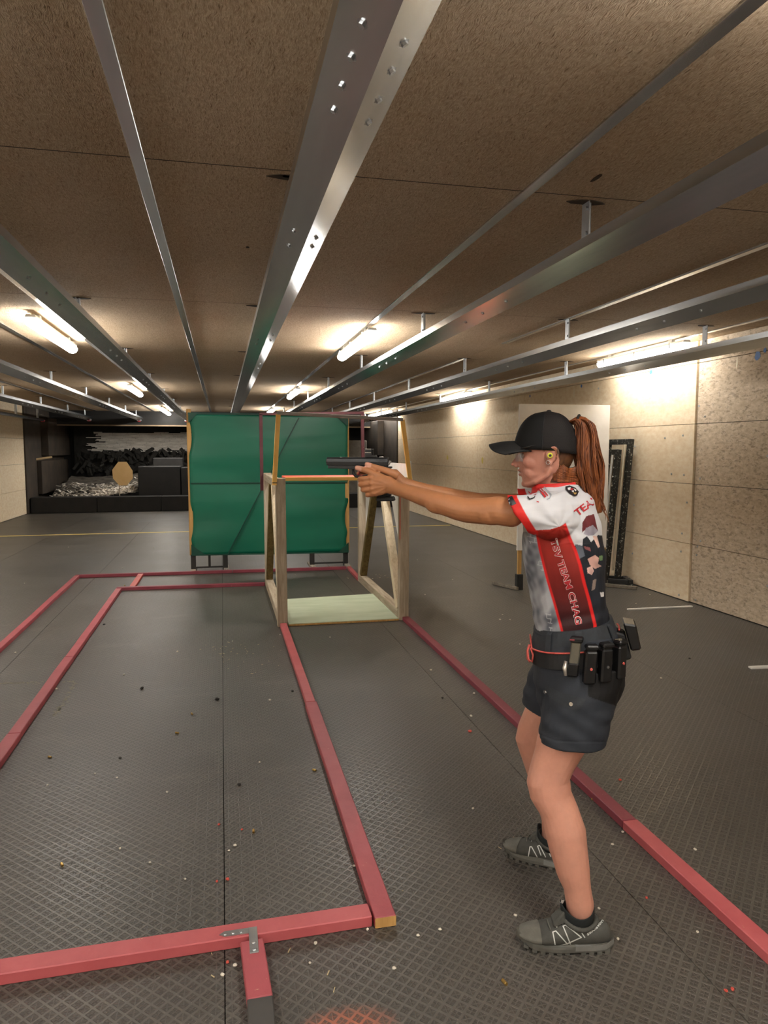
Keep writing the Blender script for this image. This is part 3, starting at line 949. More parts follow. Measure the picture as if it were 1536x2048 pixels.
# black frames leaning on the wall behind it
for k, (dx, dy, h, col, lb) in enumerate([(0.0, 0.0, 1.615, BLACK_P, 'black flaking wooden frame leaning on the right wall behind the white board'),
                                          (-0.10, 0.08, 1.50, BLACK_P, 'black perforated upright leaning between the black frame and the white board')]):
    ft = thing('target_frame', lb, 'frame', (4.28 + dx, 7.05 + dy, 0.03), 'frames leaning on the right wall')
    x0, y0 = 4.28 + dx, 7.05 + dy
    tl_ = 0.10
    for yy, ww in ((y0, 0.06), (y0 + 0.45, 0.06)):
        build('stile', MB().bar((x0, yy, 0.075), (x0 + tl_, yy - 0.02, h), 0.055, ww, (0, 1, 0)), BLACK_P, ft, bevel=0.004)
    build('rail', MB().bar((x0 + tl_, y0 - 0.03, h - 0.03), (x0 + tl_, y0 + 0.48, h - 0.03), 0.05, 0.06), BLACK_P, ft, bevel=0.004)
    build('inner_lath', MB().bar((x0 - 0.025, y0 + 0.06, 0.15), (x0 + tl_ - 0.03, y0 + 0.05, h - 0.06), 0.02, 0.02, (0, 1, 0)), PALEWOOD if k == 0 else WSTICK, ft, bevel=0.002)
    for q in range(12 if k else 0):
        z = 0.3 + q * 0.1
        build('stud', MB().cyl((x0 + tl_ * z / h - 0.034, y0 - 0.005, z), (x0 + tl_ * z / h - 0.028, y0 - 0.005, z), 0.009, 8), WSTICK, ft)
o = thing('steel_foot', 'black steel target stand foot lying at the wall below the black frame', 'stand', (4.25, 6.93, 0))
build('bar', MB().bar((4.17, 7.06, 0.045), (4.36, 6.93, 0.045), 0.03, 0.05), BLACK_M, o, bevel=0.003)
build('bar', MB().bar((4.17, 7.28, 0.045), (4.40, 7.14, 0.045), 0.03, 0.05), BLACK_M, o, bevel=0.003)
build('end_block', MB().bar((4.34, 6.88, 0.04), (4.42, 7.14, 0.04), 0.05, 0.075), BLACK_P, o, bevel=0.004)

# spent cases, wads and crumbs
BRASS = plain('brass', '#b08f4a', '#c7aa66', 0.35, 0.9, scale=40)
PALE = plain('pale_crumb', '#c9c2b2', '#e0dacb', 0.7, scale=40)
REDC = plain('red_wad', '#c4473a', '#d05a4c', 0.6)
DARKC = plain('dark_crumb', '#2a2723', '#38342e', 0.7)
case_me = {}
mb = MB()
prof = [(0.0, 0.0048), (0.001, 0.0049), (0.0015, 0.0042), (0.003, 0.0049), (0.019, 0.0048)]
mb.ring_loft([[(x, r * math.cos(a), r * math.sin(a)) for a in [2 * math.pi * k / 10 for k in range(10)]] for x, r in prof] + [[(0.019, 0.004 * math.cos(a), 0.004 * math.sin(a)) for a in [2 * math.pi * k / 10 for k in range(10)]], [(0.006, 0.0038 * math.cos(a), 0.0038 * math.sin(a)) for a in [2 * math.pi * k / 10 for k in range(10)]]])
case_me['case'] = mesh_of(mb, BRASS, smooth=False, name='case')


def crumb_mesh(m, r, seed):
    rr = random.Random(seed)
    mb = MB().sphere((0, 0, r * 0.6), r, 7, 4, (1.3, 0.9, 0.7))
    mb.v = [(x * rr.uniform(0.75, 1.2), y * rr.uniform(0.75, 1.2), max(0.0, z * rr.uniform(0.8, 1.1))) for x, y, z in mb.v]
    return mesh_of(mb, m, name='crumb')


case_me['pale'] = crumb_mesh(PALE, 0.005, 1)
case_me['red'] = crumb_mesh(REDC, 0.0055, 2)
case_me['dark'] = crumb_mesh(DARKC, 0.007, 3)
LB = {'case': ('spent_case', 'small brass spent case lying on the rubber floor', 'case', 'spent cases on the floor'),
      'pale': ('floor_crumb', 'pale crumb of debris on the rubber floor', 'debris', 'pale crumbs on the floor'),
      'red': ('floor_crumb', 'tiny red crumb on the rubber floor', 'debris', 'red crumbs on the floor'),
      'dark': ('floor_crumb', 'dark crumb of debris on the rubber floor', 'debris', 'dark crumbs on the floor')}
bits = [('case', [(351, 1467), (507, 1662), (123, 1729), (97, 1515), (1192, 1602), (694, 1661), (632, 1543), (383, 1428), (250, 1172), (1013, 1972)]),
        ('pale', [(234, 1556), (355, 1304), (465, 1283), (95, 1571), (519, 1525), (334, 1585), (248, 1350), (137, 1095), (49, 1167), (31, 1306), (113, 1379), (307, 1096), (245, 1137), (540, 1401), (190, 1548),
                  (458, 1702), (470, 1692), (240, 1698), (370, 1759), (300, 1726), (708, 1733), (880, 1860), (836, 1872), (788, 1938), (1031, 1832), (1198, 1818), (1236, 1879), (946, 1618), (1225, 1690),
                  (1040, 1289), (1322, 1357), (948, 1388), (942, 1433), (862, 1341), (1000, 1240), (1150, 1540), (1245, 1665), (1395, 1865), (1390, 1700), (470, 1932), (445, 1951), (735, 1860), (631, 1888), (620, 1927),
                  (560, 1270), (660, 1275), (590, 1150), (696, 1157), (770, 1152), (752, 1150), (760, 1156), (745, 1158), (835, 1120), (850, 1190), (905, 1160), (1020, 1240), (1005, 1230), (1272, 1208), (1300, 1190)]),
        ('red', [(434, 1764), (455, 1760), (484, 1660), (438, 1650), (1240, 1561), (1293, 1797), (1465, 1980), (1452, 1983), (455, 1926), (940, 1464)]),
        ('dark', [(284, 1378), (208, 1250), (434, 1400), (478, 1570), (1379, 1318), (885, 1397), (585, 1383), (240, 1517)])]
for kind, L in bits:
    nm, lb, ct, gp = LB[kind]
    for (px, py) in L:
        c = fl(px, py)
        o = bpy.data.objects.new(nm, case_me[kind])
        COL.objects.link(o)
        o.location = (c[0], c[1], 0.0049 if kind == 'case' else 0.0)
        o.rotation_euler = (0, 0, random.uniform(0, 6.28))
        s = random.uniform(0.8, 1.25) * (1.0 if py > 1500 else 1.35)
        if kind != 'case':
            o.scale = (s, s, s)
        tag(o, lb, ct, gp)
        ORI[o] = Vector(o.location)
# chalk dust patches and scratches on the mats
CHALK = plain('chalk', '#7d7a6c', '#8f8c7c', 0.9, scale=30)
mb = MB()
for (px, py, sx_, n) in [(470, 1298, 0.14, 26), (385, 1362, 0.0, 0), (755, 1153, 0.18, 24), (560, 1905, 0.2, 12), (1035, 1690, 0.05, 3), (480, 1330, 0.2, 14)]:
    c = fl(px, py)
    for k in range(n):
        x, y = c[0] + random.gauss(0, sx_), c[1] + random.gauss(0, sx_ * 0.6)
        a = random.uniform(0, 3.14)
        L = random.uniform(0.004, 0.02)
        mb.bar((x, y, 0.001), (x + L * math.cos(a), y + L * math.sin(a), 0.0015), random.uniform(0.001, 0.003), 0.0015)
o = build('wood_splinters', mb, plain('splinter', '#b9a57c', '#d4c49c', 0.8))
tag(o, 'scattered tiny wood splinters and shavings on the rubber floor', 'splinters')
o['kind'] = 'stuff'
mb = MB()
for seg in [[(0, 1367), (60, 1365), (152, 1363)], [(152, 1363), (128, 1405), (108, 1432)]]:
    for (a, b) in zip(seg[:-1], seg[1:]):
        A, B = fl(*a), fl(*b)
        for k in range(40):
            f = random.random()
            x, y = A[0] + (B[0] - A[0]) * f + random.gauss(0, 0.008), A[1] + (B[1] - A[1]) * f + random.gauss(0, 0.012)
            mb.box(x - 0.006, x + 0.006, y - 0.004, y + 0.004, 0.0, 0.0009)
o = build('chalk_line', mb, CHALK)
tag(o, 'faint broken chalk corner line on the left floor', 'chalk line')
o['kind'] = 'stuff'
# ================================================================ the shooter
# body frame: x = facing, y = towards the left hand side (near the camera), z = up
PO = Vector((1.07, 2.07, 0.0))
PHI = math.radians(-62)
FX = (math.sin(PHI), math.cos(PHI))
ROTZ = math.atan2(FX[1], FX[0])
RM = np.array([[math.cos(ROTZ), -math.sin(ROTZ), 0], [math.sin(ROTZ), math.cos(ROTZ), 0], [0, 0, 1]])   # local -> world
PON = np.array(PO)
CAML = RM.T @ (CC - PON)


def lray(x, y):
    return RM.T @ ray(x, y)


def B(x, y, l):
    """pixel -> body point on the upright plane at side offset l"""
    r = lray(x, y)
    return CAML + r * ((l - CAML[1]) / r[1])


def topix(P):
    """body points (n,3) -> pixels"""
    w = np.asarray(P) @ RM.T + PON - CC
    d = w @ FW
    return 768 + FPX * (w @ RT) / d, 1024 - FPX * (w @ UP) / d


def ering(c, n, upv, a, b, N=20, e=2.0):
    """oriented super-ellipse ring: a along up, b sideways"""
    c, n, upv = Vector(c), Vector(n).normalized(), Vector(upv)
    s = n.cross(upv).normalized()
    u = s.cross(n).normalized()
    out = []
    for k in range(N):
        t_ = 2 * math.pi * k / N
        ct, st_ = math.cos(t_), math.sin(t_)
        out.append(tuple(c + u * (a * math.copysign(abs(ct) ** (2 / e), ct)) + s * (b * math.copysign(abs(st_) ** (2 / e), st_))))
    return out


def hring(u, ff, fb, b, N=36, e=2.2, l=0.0, fc=None):
    """level ring from front/back extents and half width"""
    fc = (ff + fb) / 2 if fc is None else fc
    out = []
    for k in range(N):
        t_ = 2 * math.pi * k / N
        ct, st_ = math.cos(t_), math.sin(t_)
        a = (ff - fc) if ct >= 0 else (fc - fb)
        out.append((fc + a * math.copysign(abs(ct) ** (2 / e), ct), l + b * math.copysign(abs(st_) ** (2 / e), st_), u))
    return out


def limb(mb, pts, N=20):
    """pts: (centre, a(up), b(side)) lofted along the path"""
    rings = []
    for i, (c, a, b) in enumerate(pts):
        d = Vector(pts[min(i + 1, len(pts) - 1)][0]) - Vector(pts[max(i - 1, 0)][0])
        upv = Vector((0, 0, 1)) if abs(d.normalized().z) < 0.75 else Vector((1, 0, 0))
        rings.append(ering(c, d, upv, a, b, N))
    mb.ring_loft(rings)


def chain(mb, pts, rad, seg=10):
    """finger: tube with rounded ends through resampled points"""
    P = [np.array(p, float) for p in pts]
    Q, R = [], []
    n = len(P)
    for i in range(n - 1):
        for k in range(4):
            f = k / 4
            p0, p1, p2, p3 = P[max(i - 1, 0)], P[i], P[i + 1], P[min(i + 2, n - 1)]
            q = 0.5 * ((2 * p1) + (p2 - p0) * f + (2 * p0 - 5 * p1 + 4 * p2 - p3) * f * f + (3 * p1 - p0 - 3 * p2 + p3) * f ** 3)
            Q.append(q)
            R.append(rad[i] * (1 - f) + rad[i + 1] * f)
    Q.append(P[-1])
    R.append(rad[-1])
    d = (P[-1] - P[-2]) / np.linalg.norm(P[-1] - P[-2])
    for s_, r_ in ((0.5, 0.87), (0.87, 0.5), (0.99, 0.1)):
        Q.append(P[-1] + d * rad[-1] * s_)
        R.append(rad[-1] * r_)
    mb.tube([tuple(q) for q in Q], R, seg)


def fuse(mb, voxel, iters, name):
    """join overlapping closed shells into one continuous smooth mesh"""
    me = bpy.data.meshes.new(name)
    me.from_pydata(mb.v, [], mb.f)
    fixn(me)
    o = bpy.data.objects.new(name, me)
    COL.objects.link(o)
    r = o.modifiers.new('r', 'REMESH')
    r.mode = 'VOXEL'
    r.voxel_size = voxel
    s = o.modifiers.new('s', 'SMOOTH')
    s.factor = 0.5
    s.iterations = iters
    dg = bpy.context.evaluated_depsgraph_get()
    out = bpy.data.meshes.new_from_object(o.evaluated_get(dg))
    out.name = name
    bpy.data.objects.remove(o)
    bpy.data.meshes.remove(me)
    out.polygons.foreach_set('use_smooth', [True] * len(out.polygons))
    return out


def verts(me):
    a = np.empty(len(me.vertices) * 3, np.float32)
    me.vertices.foreach_get('co', a)
    return a.reshape(-1, 3).astype(float)


def setv(me, V):
    me.vertices.foreach_set('co', V.astype(np.float32).ravel())
    me.update()


def normals(me):
    a = np.empty(len(me.vertices) * 3, np.float32)
    me.vertices.foreach_get('normal', a)
    return a.reshape(-1, 3).astype(float)


def setcol(me, C):
    at = me.color_attributes.new('Col', 'FLOAT_COLOR', 'POINT')
    A = np.ones((len(C), 4), np.float32)
    A[:, :3] = C
    at.data.foreach_set('color', A.ravel())


def c3(h):
    return np.array(rgb(h)[:3])


def inpoly(x, y, poly):
    r = np.zeros(len(x), bool)
    n = len(poly)
    for i in range(n):
        x0, y0 = poly[i]
        x1, y1 = poly[(i + 1) % n]
        if y0 == y1:
            continue
        m = ((y0 > y) != (y1 > y)) & (x < (x1 - x0) * (y - y0) / (y1 - y0) + x0)
        r ^= m
    return r


def vnoise(P, s, seed=0.0):
    """cheap smooth value noise, about -1..1"""
    r = np.zeros(len(P))
    rg = np.random.default_rng(int(seed * 10) + 5)
    for k in range(7):
        d = rg.normal(size=3)
        d /= np.linalg.norm(d)
        r += np.sin(P @ d * s * rg.uniform(0.6, 1.6) * 2 * math.pi + rg.uniform(0, 6.28))
    return r / 4.0


def smooth01(x, a, b):
    t_ = np.clip((x - a) / (b - a), 0, 1)
    return t_ * t_ * (3 - 2 * t_)


def vcmat(name, rough=0.6, sss=0.0, bump=None, spec=0.4, sheen=0.0, mult=None):
    t = NT(name)
    a = t.n('ShaderNodeAttribute', attribute_name='Col')
    p = t.obj()
    col = a.outputs['Color']
    if mult:
        f = t.noise(p, mult[0], 4, 0.65)
        col = t.mix(1.0, col, t.ramp(f, [(0.3, 1 - mult[1]), (0.7, 1.0)]), 'MULTIPLY')
    t.set(col=col, rough=rough, spec=spec)
    if sss:
        t.set(sss=sss)
        t.b.inputs['Subsurface Radius'].default_value = (0.012, 0.005, 0.003)
        t.b.inputs['Subsurface Scale'].default_value = 0.6
    if sheen:
        t.set(sheen=sheen)
    if bump:
        t.bump(t.noise(p, bump[0], 3, 0.6), bump[1], 0.002)
    return t.m


def kid(name, me_or_mb, mats, parent, smooth=False, bevel=0.0):
    """part of the person, in body coordinates"""
    if isinstance(me_or_mb, MB):
        me = mesh_of(me_or_mb, mats, bevel=bevel, smooth=smooth, name=name)
    else:
        me = me_or_mb
        for m in (mats if isinstance(mats, (list, tuple)) else [mats]):
            me.materials.append(m)
    o = bpy.data.objects.new(name, me)
    COL.objects.link(o)
    o.parent = parent
    ORI[o] = Vector((0, 0, 0))
    return o


def bvh_of(me):
    return BVHTree.FromPolygons([v.co[:] for v in me.vertices], [tuple(p.vertices) for p in me.polygons])


def onto(bvh, x, y, off=0.001):
    """where the sight line through a pixel meets the thing, lifted off slightly; also the normal"""
    r = lray(x, y)
    r = r / np.linalg.norm(r)
    h = bvh.ray_cast(Vector(CAML), Vector(r))
    if h[0] is None:
        return None, None
    n = h[1] if h[1].dot(Vector(r)) < 0 else -h[1]
    return h[0] + n * off, n


# ---------------------------------------------------------------- body
body = MB()
# trunk under the clothes
TR = [(0.70, 0.05, -0.16, 0.15), (0.80, 0.075, -0.175, 0.162), (0.88, 0.075, -0.16, 0.145), (0.96, 0.085, -0.135, 0.125), (1.03, 0.095, -0.115, 0.122), (1.10, 0.112, -0.110, 0.133),
      (1.18, 0.122, -0.108, 0.145), (1.25, 0.122, -0.096, 0.150), (1.30, 0.112, -0.084, 0.148), (1.335, 0.095, -0.07, 0.125), (1.36, 0.078, -0.05, 0.085), (1.38, 0.07, -0.03, 0.06)]
body.ring_loft([hring(u, a, b, w) for u, a, b, w in TR])
# neck
limb(body, [((0.015, 0, 1.33), 0.055, 0.06), ((0.025, 0, 1.375), 0.049, 0.051), ((0.040, 0, 1.415), 0.046, 0.048), ((0.055, 0, 1.45), 0.048, 0.05)])
# skull and face
HD = [(1.3775, 0.126, 0.090, 0.016), (1.383, 0.137, 0.070, 0.028), (1.393, 0.1405, 0.050, 0.040), (1.405, 0.142, 0.035, 0.048), (1.418, 0.1445, 0.020, 0.0545), (1.430, 0.1485, 0.006, 0.058), (1.445, 0.1505, -0.006, 0.0625),
      (1.460, 0.151, -0.014, 0.0655), (1.475, 0.1515, -0.018, 0.0675), (1.490, 0.1545, -0.021, 0.069), (1.51, 0.156, -0.023, 0.070), (1.53, 0.153, -0.023, 0.0705), (1.55, 0.145, -0.019, 0.068), (1.57, 0.130, -0.008, 0.061), (1.588, 0.108, 0.010, 0.047), (1.598, 0.085, 0.032, 0.028)]
body.ring_loft([hring(u, a, b, w, 40, 2.0 if u < 1.40 else 2.15, fc=0.062 if u > 1.42 else (a + b) / 2) for u, a, b, w in HD])
# nose
NS = [(1.489, 0.1595, 0.006), (1.480, 0.1625, 0.0065), (1.470, 0.1685, 0.008), (1.460, 0.1755, 0.010), (1.4535, 0.1795, 0.0115), (1.449, 0.1780, 0.0115), (1.4455, 0.170, 0.0105), (1.443, 0.161, 0.009)]
body.ring_loft([[(0.140, -hw * 1.25, u), (0.152, -hw * 1.15, u), (f - 0.005, -hw * 0.62, u), (f - 0.0008, -hw * 0.25, u), (f, 0, u), (f - 0.0008, hw * 0.25, u), (f - 0.005, hw * 0.62, u), (0.152, hw * 1.15, u), (0.140, hw * 1.25, u)] for u, f, hw in NS])
for s in (-1, 1):
    body.sphere((0.1605, s * 0.0115, 1.4485), 0.0078, 12, 8, (1.15, 0.75, 0.85))
    body.sphere((0.102, s * 0.0435, 1.461), 0.0245, 14, 10, (1.6, 0.75, 1.0))       # cheekbone
    body.sphere((0.139, s * 0.027, 1.4965), 0.02, 14, 8, (0.95, 1.3, 0.35))         # brow
    body.tube([(0.128, s * 0.018, 1.389), (0.095, s * 0.045, 1.399), (0.062, s * 0.056, 1.421), (0.054, s * 0.058, 1.445)], [0.010, 0.0095, 0.0095, 0.009], 10)
    body.sphere((0.105, s * 0.0375, 1.430), 0.024, 12, 8, (1.3, 0.62, 1.1))           # cheek beside the mouth
    # ear
    ec = np.array((0.047, s * 0.0735, 1.4815))
    hel = []
    for k in range(13):
        a = math.radians(205 - 265 * k / 12)
        hel.append((ec[0] - 0.001 + 0.0180 * math.cos(a) - 0.10 * 0.027 * math.sin(a), ec[1] + s * (0.003 - 0.006 * math.cos(a)), ec[2] + 0.002 + 0.0235 * math.sin(a)))
    body.tube(hel, 0.0042, 8)
    body.sphere((ec[0] - 0.001, ec[1] - s * 0.003, ec[2] + 0.002), 0.012, 14, 10, (1.45, 0.62, 1.9))
    body.sphere((ec[0] + 0.004, ec[1] + s * 0.001, ec[2] - 0.0245), 0.0072, 10, 8, (1, 0.6, 1.1))
    body.sphere((ec[0] + 0.014, ec[1] + s * 0.0005, ec[2] - 0.006), 0.0045, 8, 6, (0.8, 0.8, 1.2))
body.sphere((0.1495, 0, 1.4335), 0.0078, 14, 8, (1.05, 2.6, 0.62))    # upper lip
body.sphere((0.1470, 0, 1.4195), 0.0080, 14, 8, (1.0, 2.3, 0.66))     # lower lip
body.sphere((0.1300, 0, 1.3905), 0.0145, 14, 8, (1.02, 1.35, 0.86))   # chin
# arms: left one nearest to the camera
LA = [(B(1092, 1020, 0.155), 0.046, 0.046), (B(1050, 1026, 0.172), 0.040, 0.040), (B(1022, 1026, 0.171), 0.0425, 0.041), (B(998, 1021.5, 0.166), 0.0445, 0.042), (B(965, 1022, 0.155), 0.0415, 0.039), (B(935, 1021, 0.145), 0.0385, 0.036), (B(912, 1016, 0.137), 0.0375, 0.036),
      (B(885, 1007, 0.124), 0.0345, 0.036), (B(855, 997, 0.106), 0.030, 0.033), (B(828, 988, 0.088), 0.0262, 0.029), (B(806, 981, 0.070), 0.0245, 0.0245), (B(792, 977, 0.060), 0.0245, 0.021)]
limb(body, LA)
body.sphere(tuple(B(931, 1032, 0.150)), 0.019, 12, 8, (1.3, 0.9, 0.75))      # elbow
body.sphere(tuple(B(880, 1008, 0.130)), 0.034, 14, 10, (1.5, 0.75, 0.95))     # forearm muscle
body.sphere(tuple(B(985, 1026, 0.168)), 0.040, 14, 10, (1.5, 0.85, 0.95))     # upper arm muscle
RA = [(B(1090, 1010, -0.160), 0.050, 0.050), (B(1050, 1013, -0.172), 0.045, 0.044), (B(1005, 1012, -0.168), 0.043, 0.041), (B(960, 1007, -0.150), 0.038, 0.037), (B(920, 1000.5, -0.128), 0.036, 0.036),
      (B(880, 991, -0.100), 0.033, 0.033), (B(850, 983.5, -0.076), 0.0285, 0.028), (B(820, 973, -0.050), 0.0245, 0.023), (B(800, 967, -0.034), 0.0235, 0.021)]
limb(body, RA)
# left hand: back of the hand towards the camera, fingers round the grip
w0 = B(792, 977, 0.060)
limb(body, [(tuple(w0), 0.0245, 0.020), ((0.575, 0.050, 1.384), 0.029, 0.017), ((0.605, 0.047, 1.382), 0.034, 0.0155), ((0.632, 0.045, 1.379), 0.034, 0.0125), ((0.645, 0.041, 1.378), 0.030, 0.008)], 24)
LF = [((0.636, 0.047, 1.4035), (0.674, 0.040, 1.4010), (0.682, 0.012, 1.3985), (0.668, -0.014, 1.3975)), ((0.634, 0.050, 1.3865), (0.672, 0.0415, 1.3830), (0.679, 0.012, 1.3805), (0.664, -0.015, 1.3795)),
      ((0.628, 0.049, 1.3690), (0.664, 0.0405, 1.3645), (0.670, 0.012, 1.3625), (0.656, -0.014, 1.3615)), ((0.620, 0.045, 1.3530), (0.651, 0.037, 1.3475), (0.656, 0.012, 1.3450), (0.645, -0.010, 1.3445))]
for f, r in zip(LF, (0.0098, 0.0100, 0.0096, 0.0086)):
    chain(body, f, [r * 1.02, r, r * 0.92, r * 0.82], 12)
    body.sphere(f[0], r * 1.12, 10, 8)
chain(body, [(0.578, 0.044, 1.396), (0.618, 0.041, 1.4145), (0.655, 0.036, 1.4290), (0.690, 0.030, 1.4380)], [0.015, 0.0125, 0.0105, 0.0092], 12)
# right hand behind it
limb(body, [(tuple(B(822, 973.5, -0.051)), 0.0235, 0.022), (tuple(B(806, 969, -0.038)), 0.0235, 0.021), ((0.575, -0.022, 1.405), 0.030, 0.020), ((0.600, -0.022, 1.400), 0.036, 0.015), ((0.622, -0.025, 1.395), 0.034, 0.011)], 20)
chain(body, [(0.556, 0.000, 1.412), (0.592, 0.0165, 1.4275), (0.626, 0.0235, 1.4395), (0.657, 0.0245, 1.4500)], [0.016, 0.0128, 0.0105, 0.0088], 12)
chain(body, [(0.622, -0.030, 1.423), (0.660, -0.026, 1.424), (0.684, -0.016, 1.4205), (0.697, -0.003, 1.4190)], [0.010, 0.009, 0.0082, 0.0072], 10)
for k, u in enumerate((1.398, 1.381, 1.364)):
    chain(body, [(0.618, -0.032, u), (0.652, -0.024, u), (0.660, 0.004, u - 0.002), (0.642, 0.022, u - 0.003)], [0.0095, 0.009, 0.0085, 0.0075], 10)
# legs: rings between front and back edges seen in the photograph


def leg(rows, l_of, wid):
    rings = []
    for i, (fx, fy, bx, by) in enumerate(rows):
        l = l_of[i]
        a, b = B(fx, fy, l), B(bx, by, l)
        c = (a + b) / 2
        d = (a - b) / 2
        half = np.linalg.norm(d)
        e1 = d / half
        rings.append([tuple(c + e1 * half * math.cos(t_) + np.array((0, 1, 0)) * half * wid[i] * math.sin(t_)) for t_ in [2 * math.pi * k / 24 for k in range(24)]])
    body.ring_loft(rings)


leg([(1092, 1330, 1238, 1330), (1083, 1400, 1225, 1400), (1078, 1455, 1197, 1455), (1070, 1495, 1171, 1502), (1059, 1532, 1150, 1536), (1053, 1562, 1140, 1558), (1060, 1592, 1143, 1585), (1079, 1624, 1158, 1618), (1090, 1662, 1172, 1660),
     (1099, 1700, 1176, 1700), (1112, 1742, 1180, 1742), (1127, 1776, 1183, 1776), (1131, 1806, 1188, 1806), (1134, 1838, 1188, 1838)],
    [0.085, 0.105, 0.115, 0.122, 0.130, 0.137, 0.145, 0.155, 0.165, 0.175, 0.187, 0.197, 0.203, 0.207], [0.85, 0.85, 0.88, 0.9, 0.88, 0.86, 0.86, 0.88, 0.9, 0.88, 0.85, 0.80, 0.72, 0.66])
FLG = [((-0.045, -0.085, 0.80), 0.105, 0.085), ((0.0, -0.11, 0.70), 0.095, 0.082), ((0.045, -0.135, 0.60), 0.083, 0.074), ((0.082, -0.150, 0.53), 0.070, 0.062), ((0.100, -0.158, 0.475), 0.061, 0.054), ((0.090, -0.166, 0.42), 0.055, 0.050),
       ((0.062, -0.178, 0.34), 0.056, 0.050), ((0.040, -0.190, 0.25), 0.046, 0.041), ((0.030, -0.203, 0.16), 0.036, 0.031), ((0.030, -0.210, 0.11), 0.035, 0.030), ((0.035, -0.215, 0.07), 0.040, 0.030)]
body.ring_loft([ering(c, (0, 0, -1), (1, 0, 0), a, b, 24) for c, a, b in FLG])
me = fuse(body, 0.0026, 4, 'person')
V = verts(me)
N = normals(me)
# eye sockets, mouth line, hand tendons, knee relief
disp = np.zeros(len(V))
for s in (-1, 1):
    d = ((V[:, 0] - 0.150) / 0.014) ** 2 + ((V[:, 1] - s * 0.031) / 0.015) ** 2 + ((V[:, 2] - 1.4815) / 0.0095) ** 2
    disp -= 0.006 * np.exp(-d)
    d = ((V[:, 0] - 0.054) / 0.008) ** 2 + ((V[:, 1] - s * 0.081) / 0.008) ** 2 + ((V[:, 2] - 1.489) / 0.012) ** 2
    disp -= 0.0055 * np.exp(-d)
d = ((V[:, 0] - 0.153) / 0.012) ** 2 + ((V[:, 1]) / 0.022) ** 2
disp -= 0.0035 * np.exp(-d) * np.exp(-((V[:, 2] - 1.4262) / 0.0022) ** 2)
hand = (V[:, 0] > 0.56) & (V[:, 0] < 0.64) & (V[:, 1] > 0.045)
for (a, b) in (((0.575, 1.388), (0.636, 1.4035)), ((0.575, 1.384), (0.634, 1.3865)), ((0.575, 1.380), (0.628, 1.369)), ((0.575, 1.376), (0.620, 1.353))):
    f = np.clip((V[:, 0] - a[0]) / (b[0] - a[0]), 0, 1)
    uu = a[1] + (b[1] - a[1]) * f
    disp += np.where(hand, 0.0016 * np.exp(-((V[:, 2] - uu) / 0.0032) ** 2) * np.clip((V[:, 0] - 0.56) / 0.03, 0, 1), 0)
# forearm and calf muscle relief
disp += 0.0012 * vnoise(V, 9, 1) * (V[:, 2] < 1.36) * ((V[:, 0] > 0.15) | (V[:, 2] < 0.6))
kp = B(1066, 1566, 0.175)
disp += 0.004 * np.exp(-(((V - kp) / np.array((0.03, 0.045, 0.028))) ** 2).sum(1))
cl = smooth01(V[:, 2], 0.615, 0.65) * (1 - smooth01(V[:, 2], 1.335 + 0.05 * (np.abs(V[:, 1]) > 0.075), 1.362 + 0.05 * (np.abs(V[:, 1]) > 0.075))) * (1 - smooth01(V[:, 0], 0.115, 0.15))
disp -= 0.016 * cl * np.where(np.abs(V[:, 1]) > 0.02, 1.0, 0.8)
V = V + N * disp[:, None]
setv(me, V)
# skin colouring: tan arms, rosier face, paler legs, lips, brows, cropped hair at the nape
C = np.tile(c3('#c08a6a'), (len(V), 1))
arm = (V[:, 0] > 0.09) & (V[:, 2] > 1.2) & (V[:, 2] < 1.47) & (np.abs(V[:, 1]) > 0.02) | (V[:, 0] > 0.2)
C[arm] = c3('#ae7650')
head = (V[:, 2] > 1.375) & (V[:, 0] < 0.19)
C[head] = c3('#b98270')
legm = V[:, 2] < 0.72
C[legm] = c3('#c48d79')
tipm = ((V[:, 0] > 0.672) & (V[:, 2] > 1.425)) | ((V[:, 0] > 0.64) & (V[:, 2] > 1.440))
C[tipm & (V[:, 0] > 0.5)] = c3('#cf9b85')
var = vnoise(V, 6, 2) * 0.5 + vnoise(V, 22, 3) * 0.35
C *= (1 + 0.07 * var)[:, None]
nos = np.exp(-(((V - np.array((0.172, 0, 1.452))) / np.array((0.014, 0.02, 0.012))) ** 2).sum(1)) + 0.7 * np.exp(-(((V - np.array((0.12, 0.055, 1.455))) / np.array((0.025, 0.025, 0.018))) ** 2).sum(1))
C = C * (1 - 0.35 * nos[:, None]) + c3('#b06a58') * 0.35 * nos[:, None]
lip = np.exp(-(np.abs(V[:, 2] - 1.4265) / 0.0085) ** 4) * (V[:, 0] > 0.1475) * (np.abs(V[:, 1]) < 0.021) * head
C = C * (1 - 0.6 * lip[:, None]) + c3('#985a4e') * 0.6 * lip[:, None]
brow = np.exp(-((V[:, 2] - 1.4985 + 6 * (np.abs(V[:, 1]) - 0.028) ** 2 * 2) / 0.0028) ** 2) * (np.abs(V[:, 1]) > 0.012) * (np.abs(V[:, 1]) < 0.052) * (V[:, 0] > 0.11) * head
C = C * (1 - 0.7 * brow[:, None]) + c3('#4a3022') * 0.7 * brow[:, None]
px_, py_ = topix(V * np.array((1, 1, 1)) * np.where(V[:, 1:2] < 0, np.array((1, -1, 1)), 1))
nape = inpoly(px_, py_, [(1113, 860), (1113, 900), (1119, 921), (1117, 940), (1105, 955), (1100, 965), (1165, 965), (1165, 860)]) & head & (V[:, 0] < 0.06)
side = inpoly(px_, py_, [(1072, 880), (1080, 893), (1089, 905), (1092, 897), (1090, 885)]) & head
C[nape] = c3('#55361f') * (1 + 0.25 * vnoise(V[nape], 60, 4))[:, None]
C[side] = 0.55 * C[side] + 0.45 * c3('#4a2f1f')
setcol(me, np.clip(C, 0.002, 1))
SKIN = vcmat('skin', 0.52, 0.12, (260, 0.12), 0.4, mult=(45, 0.10))
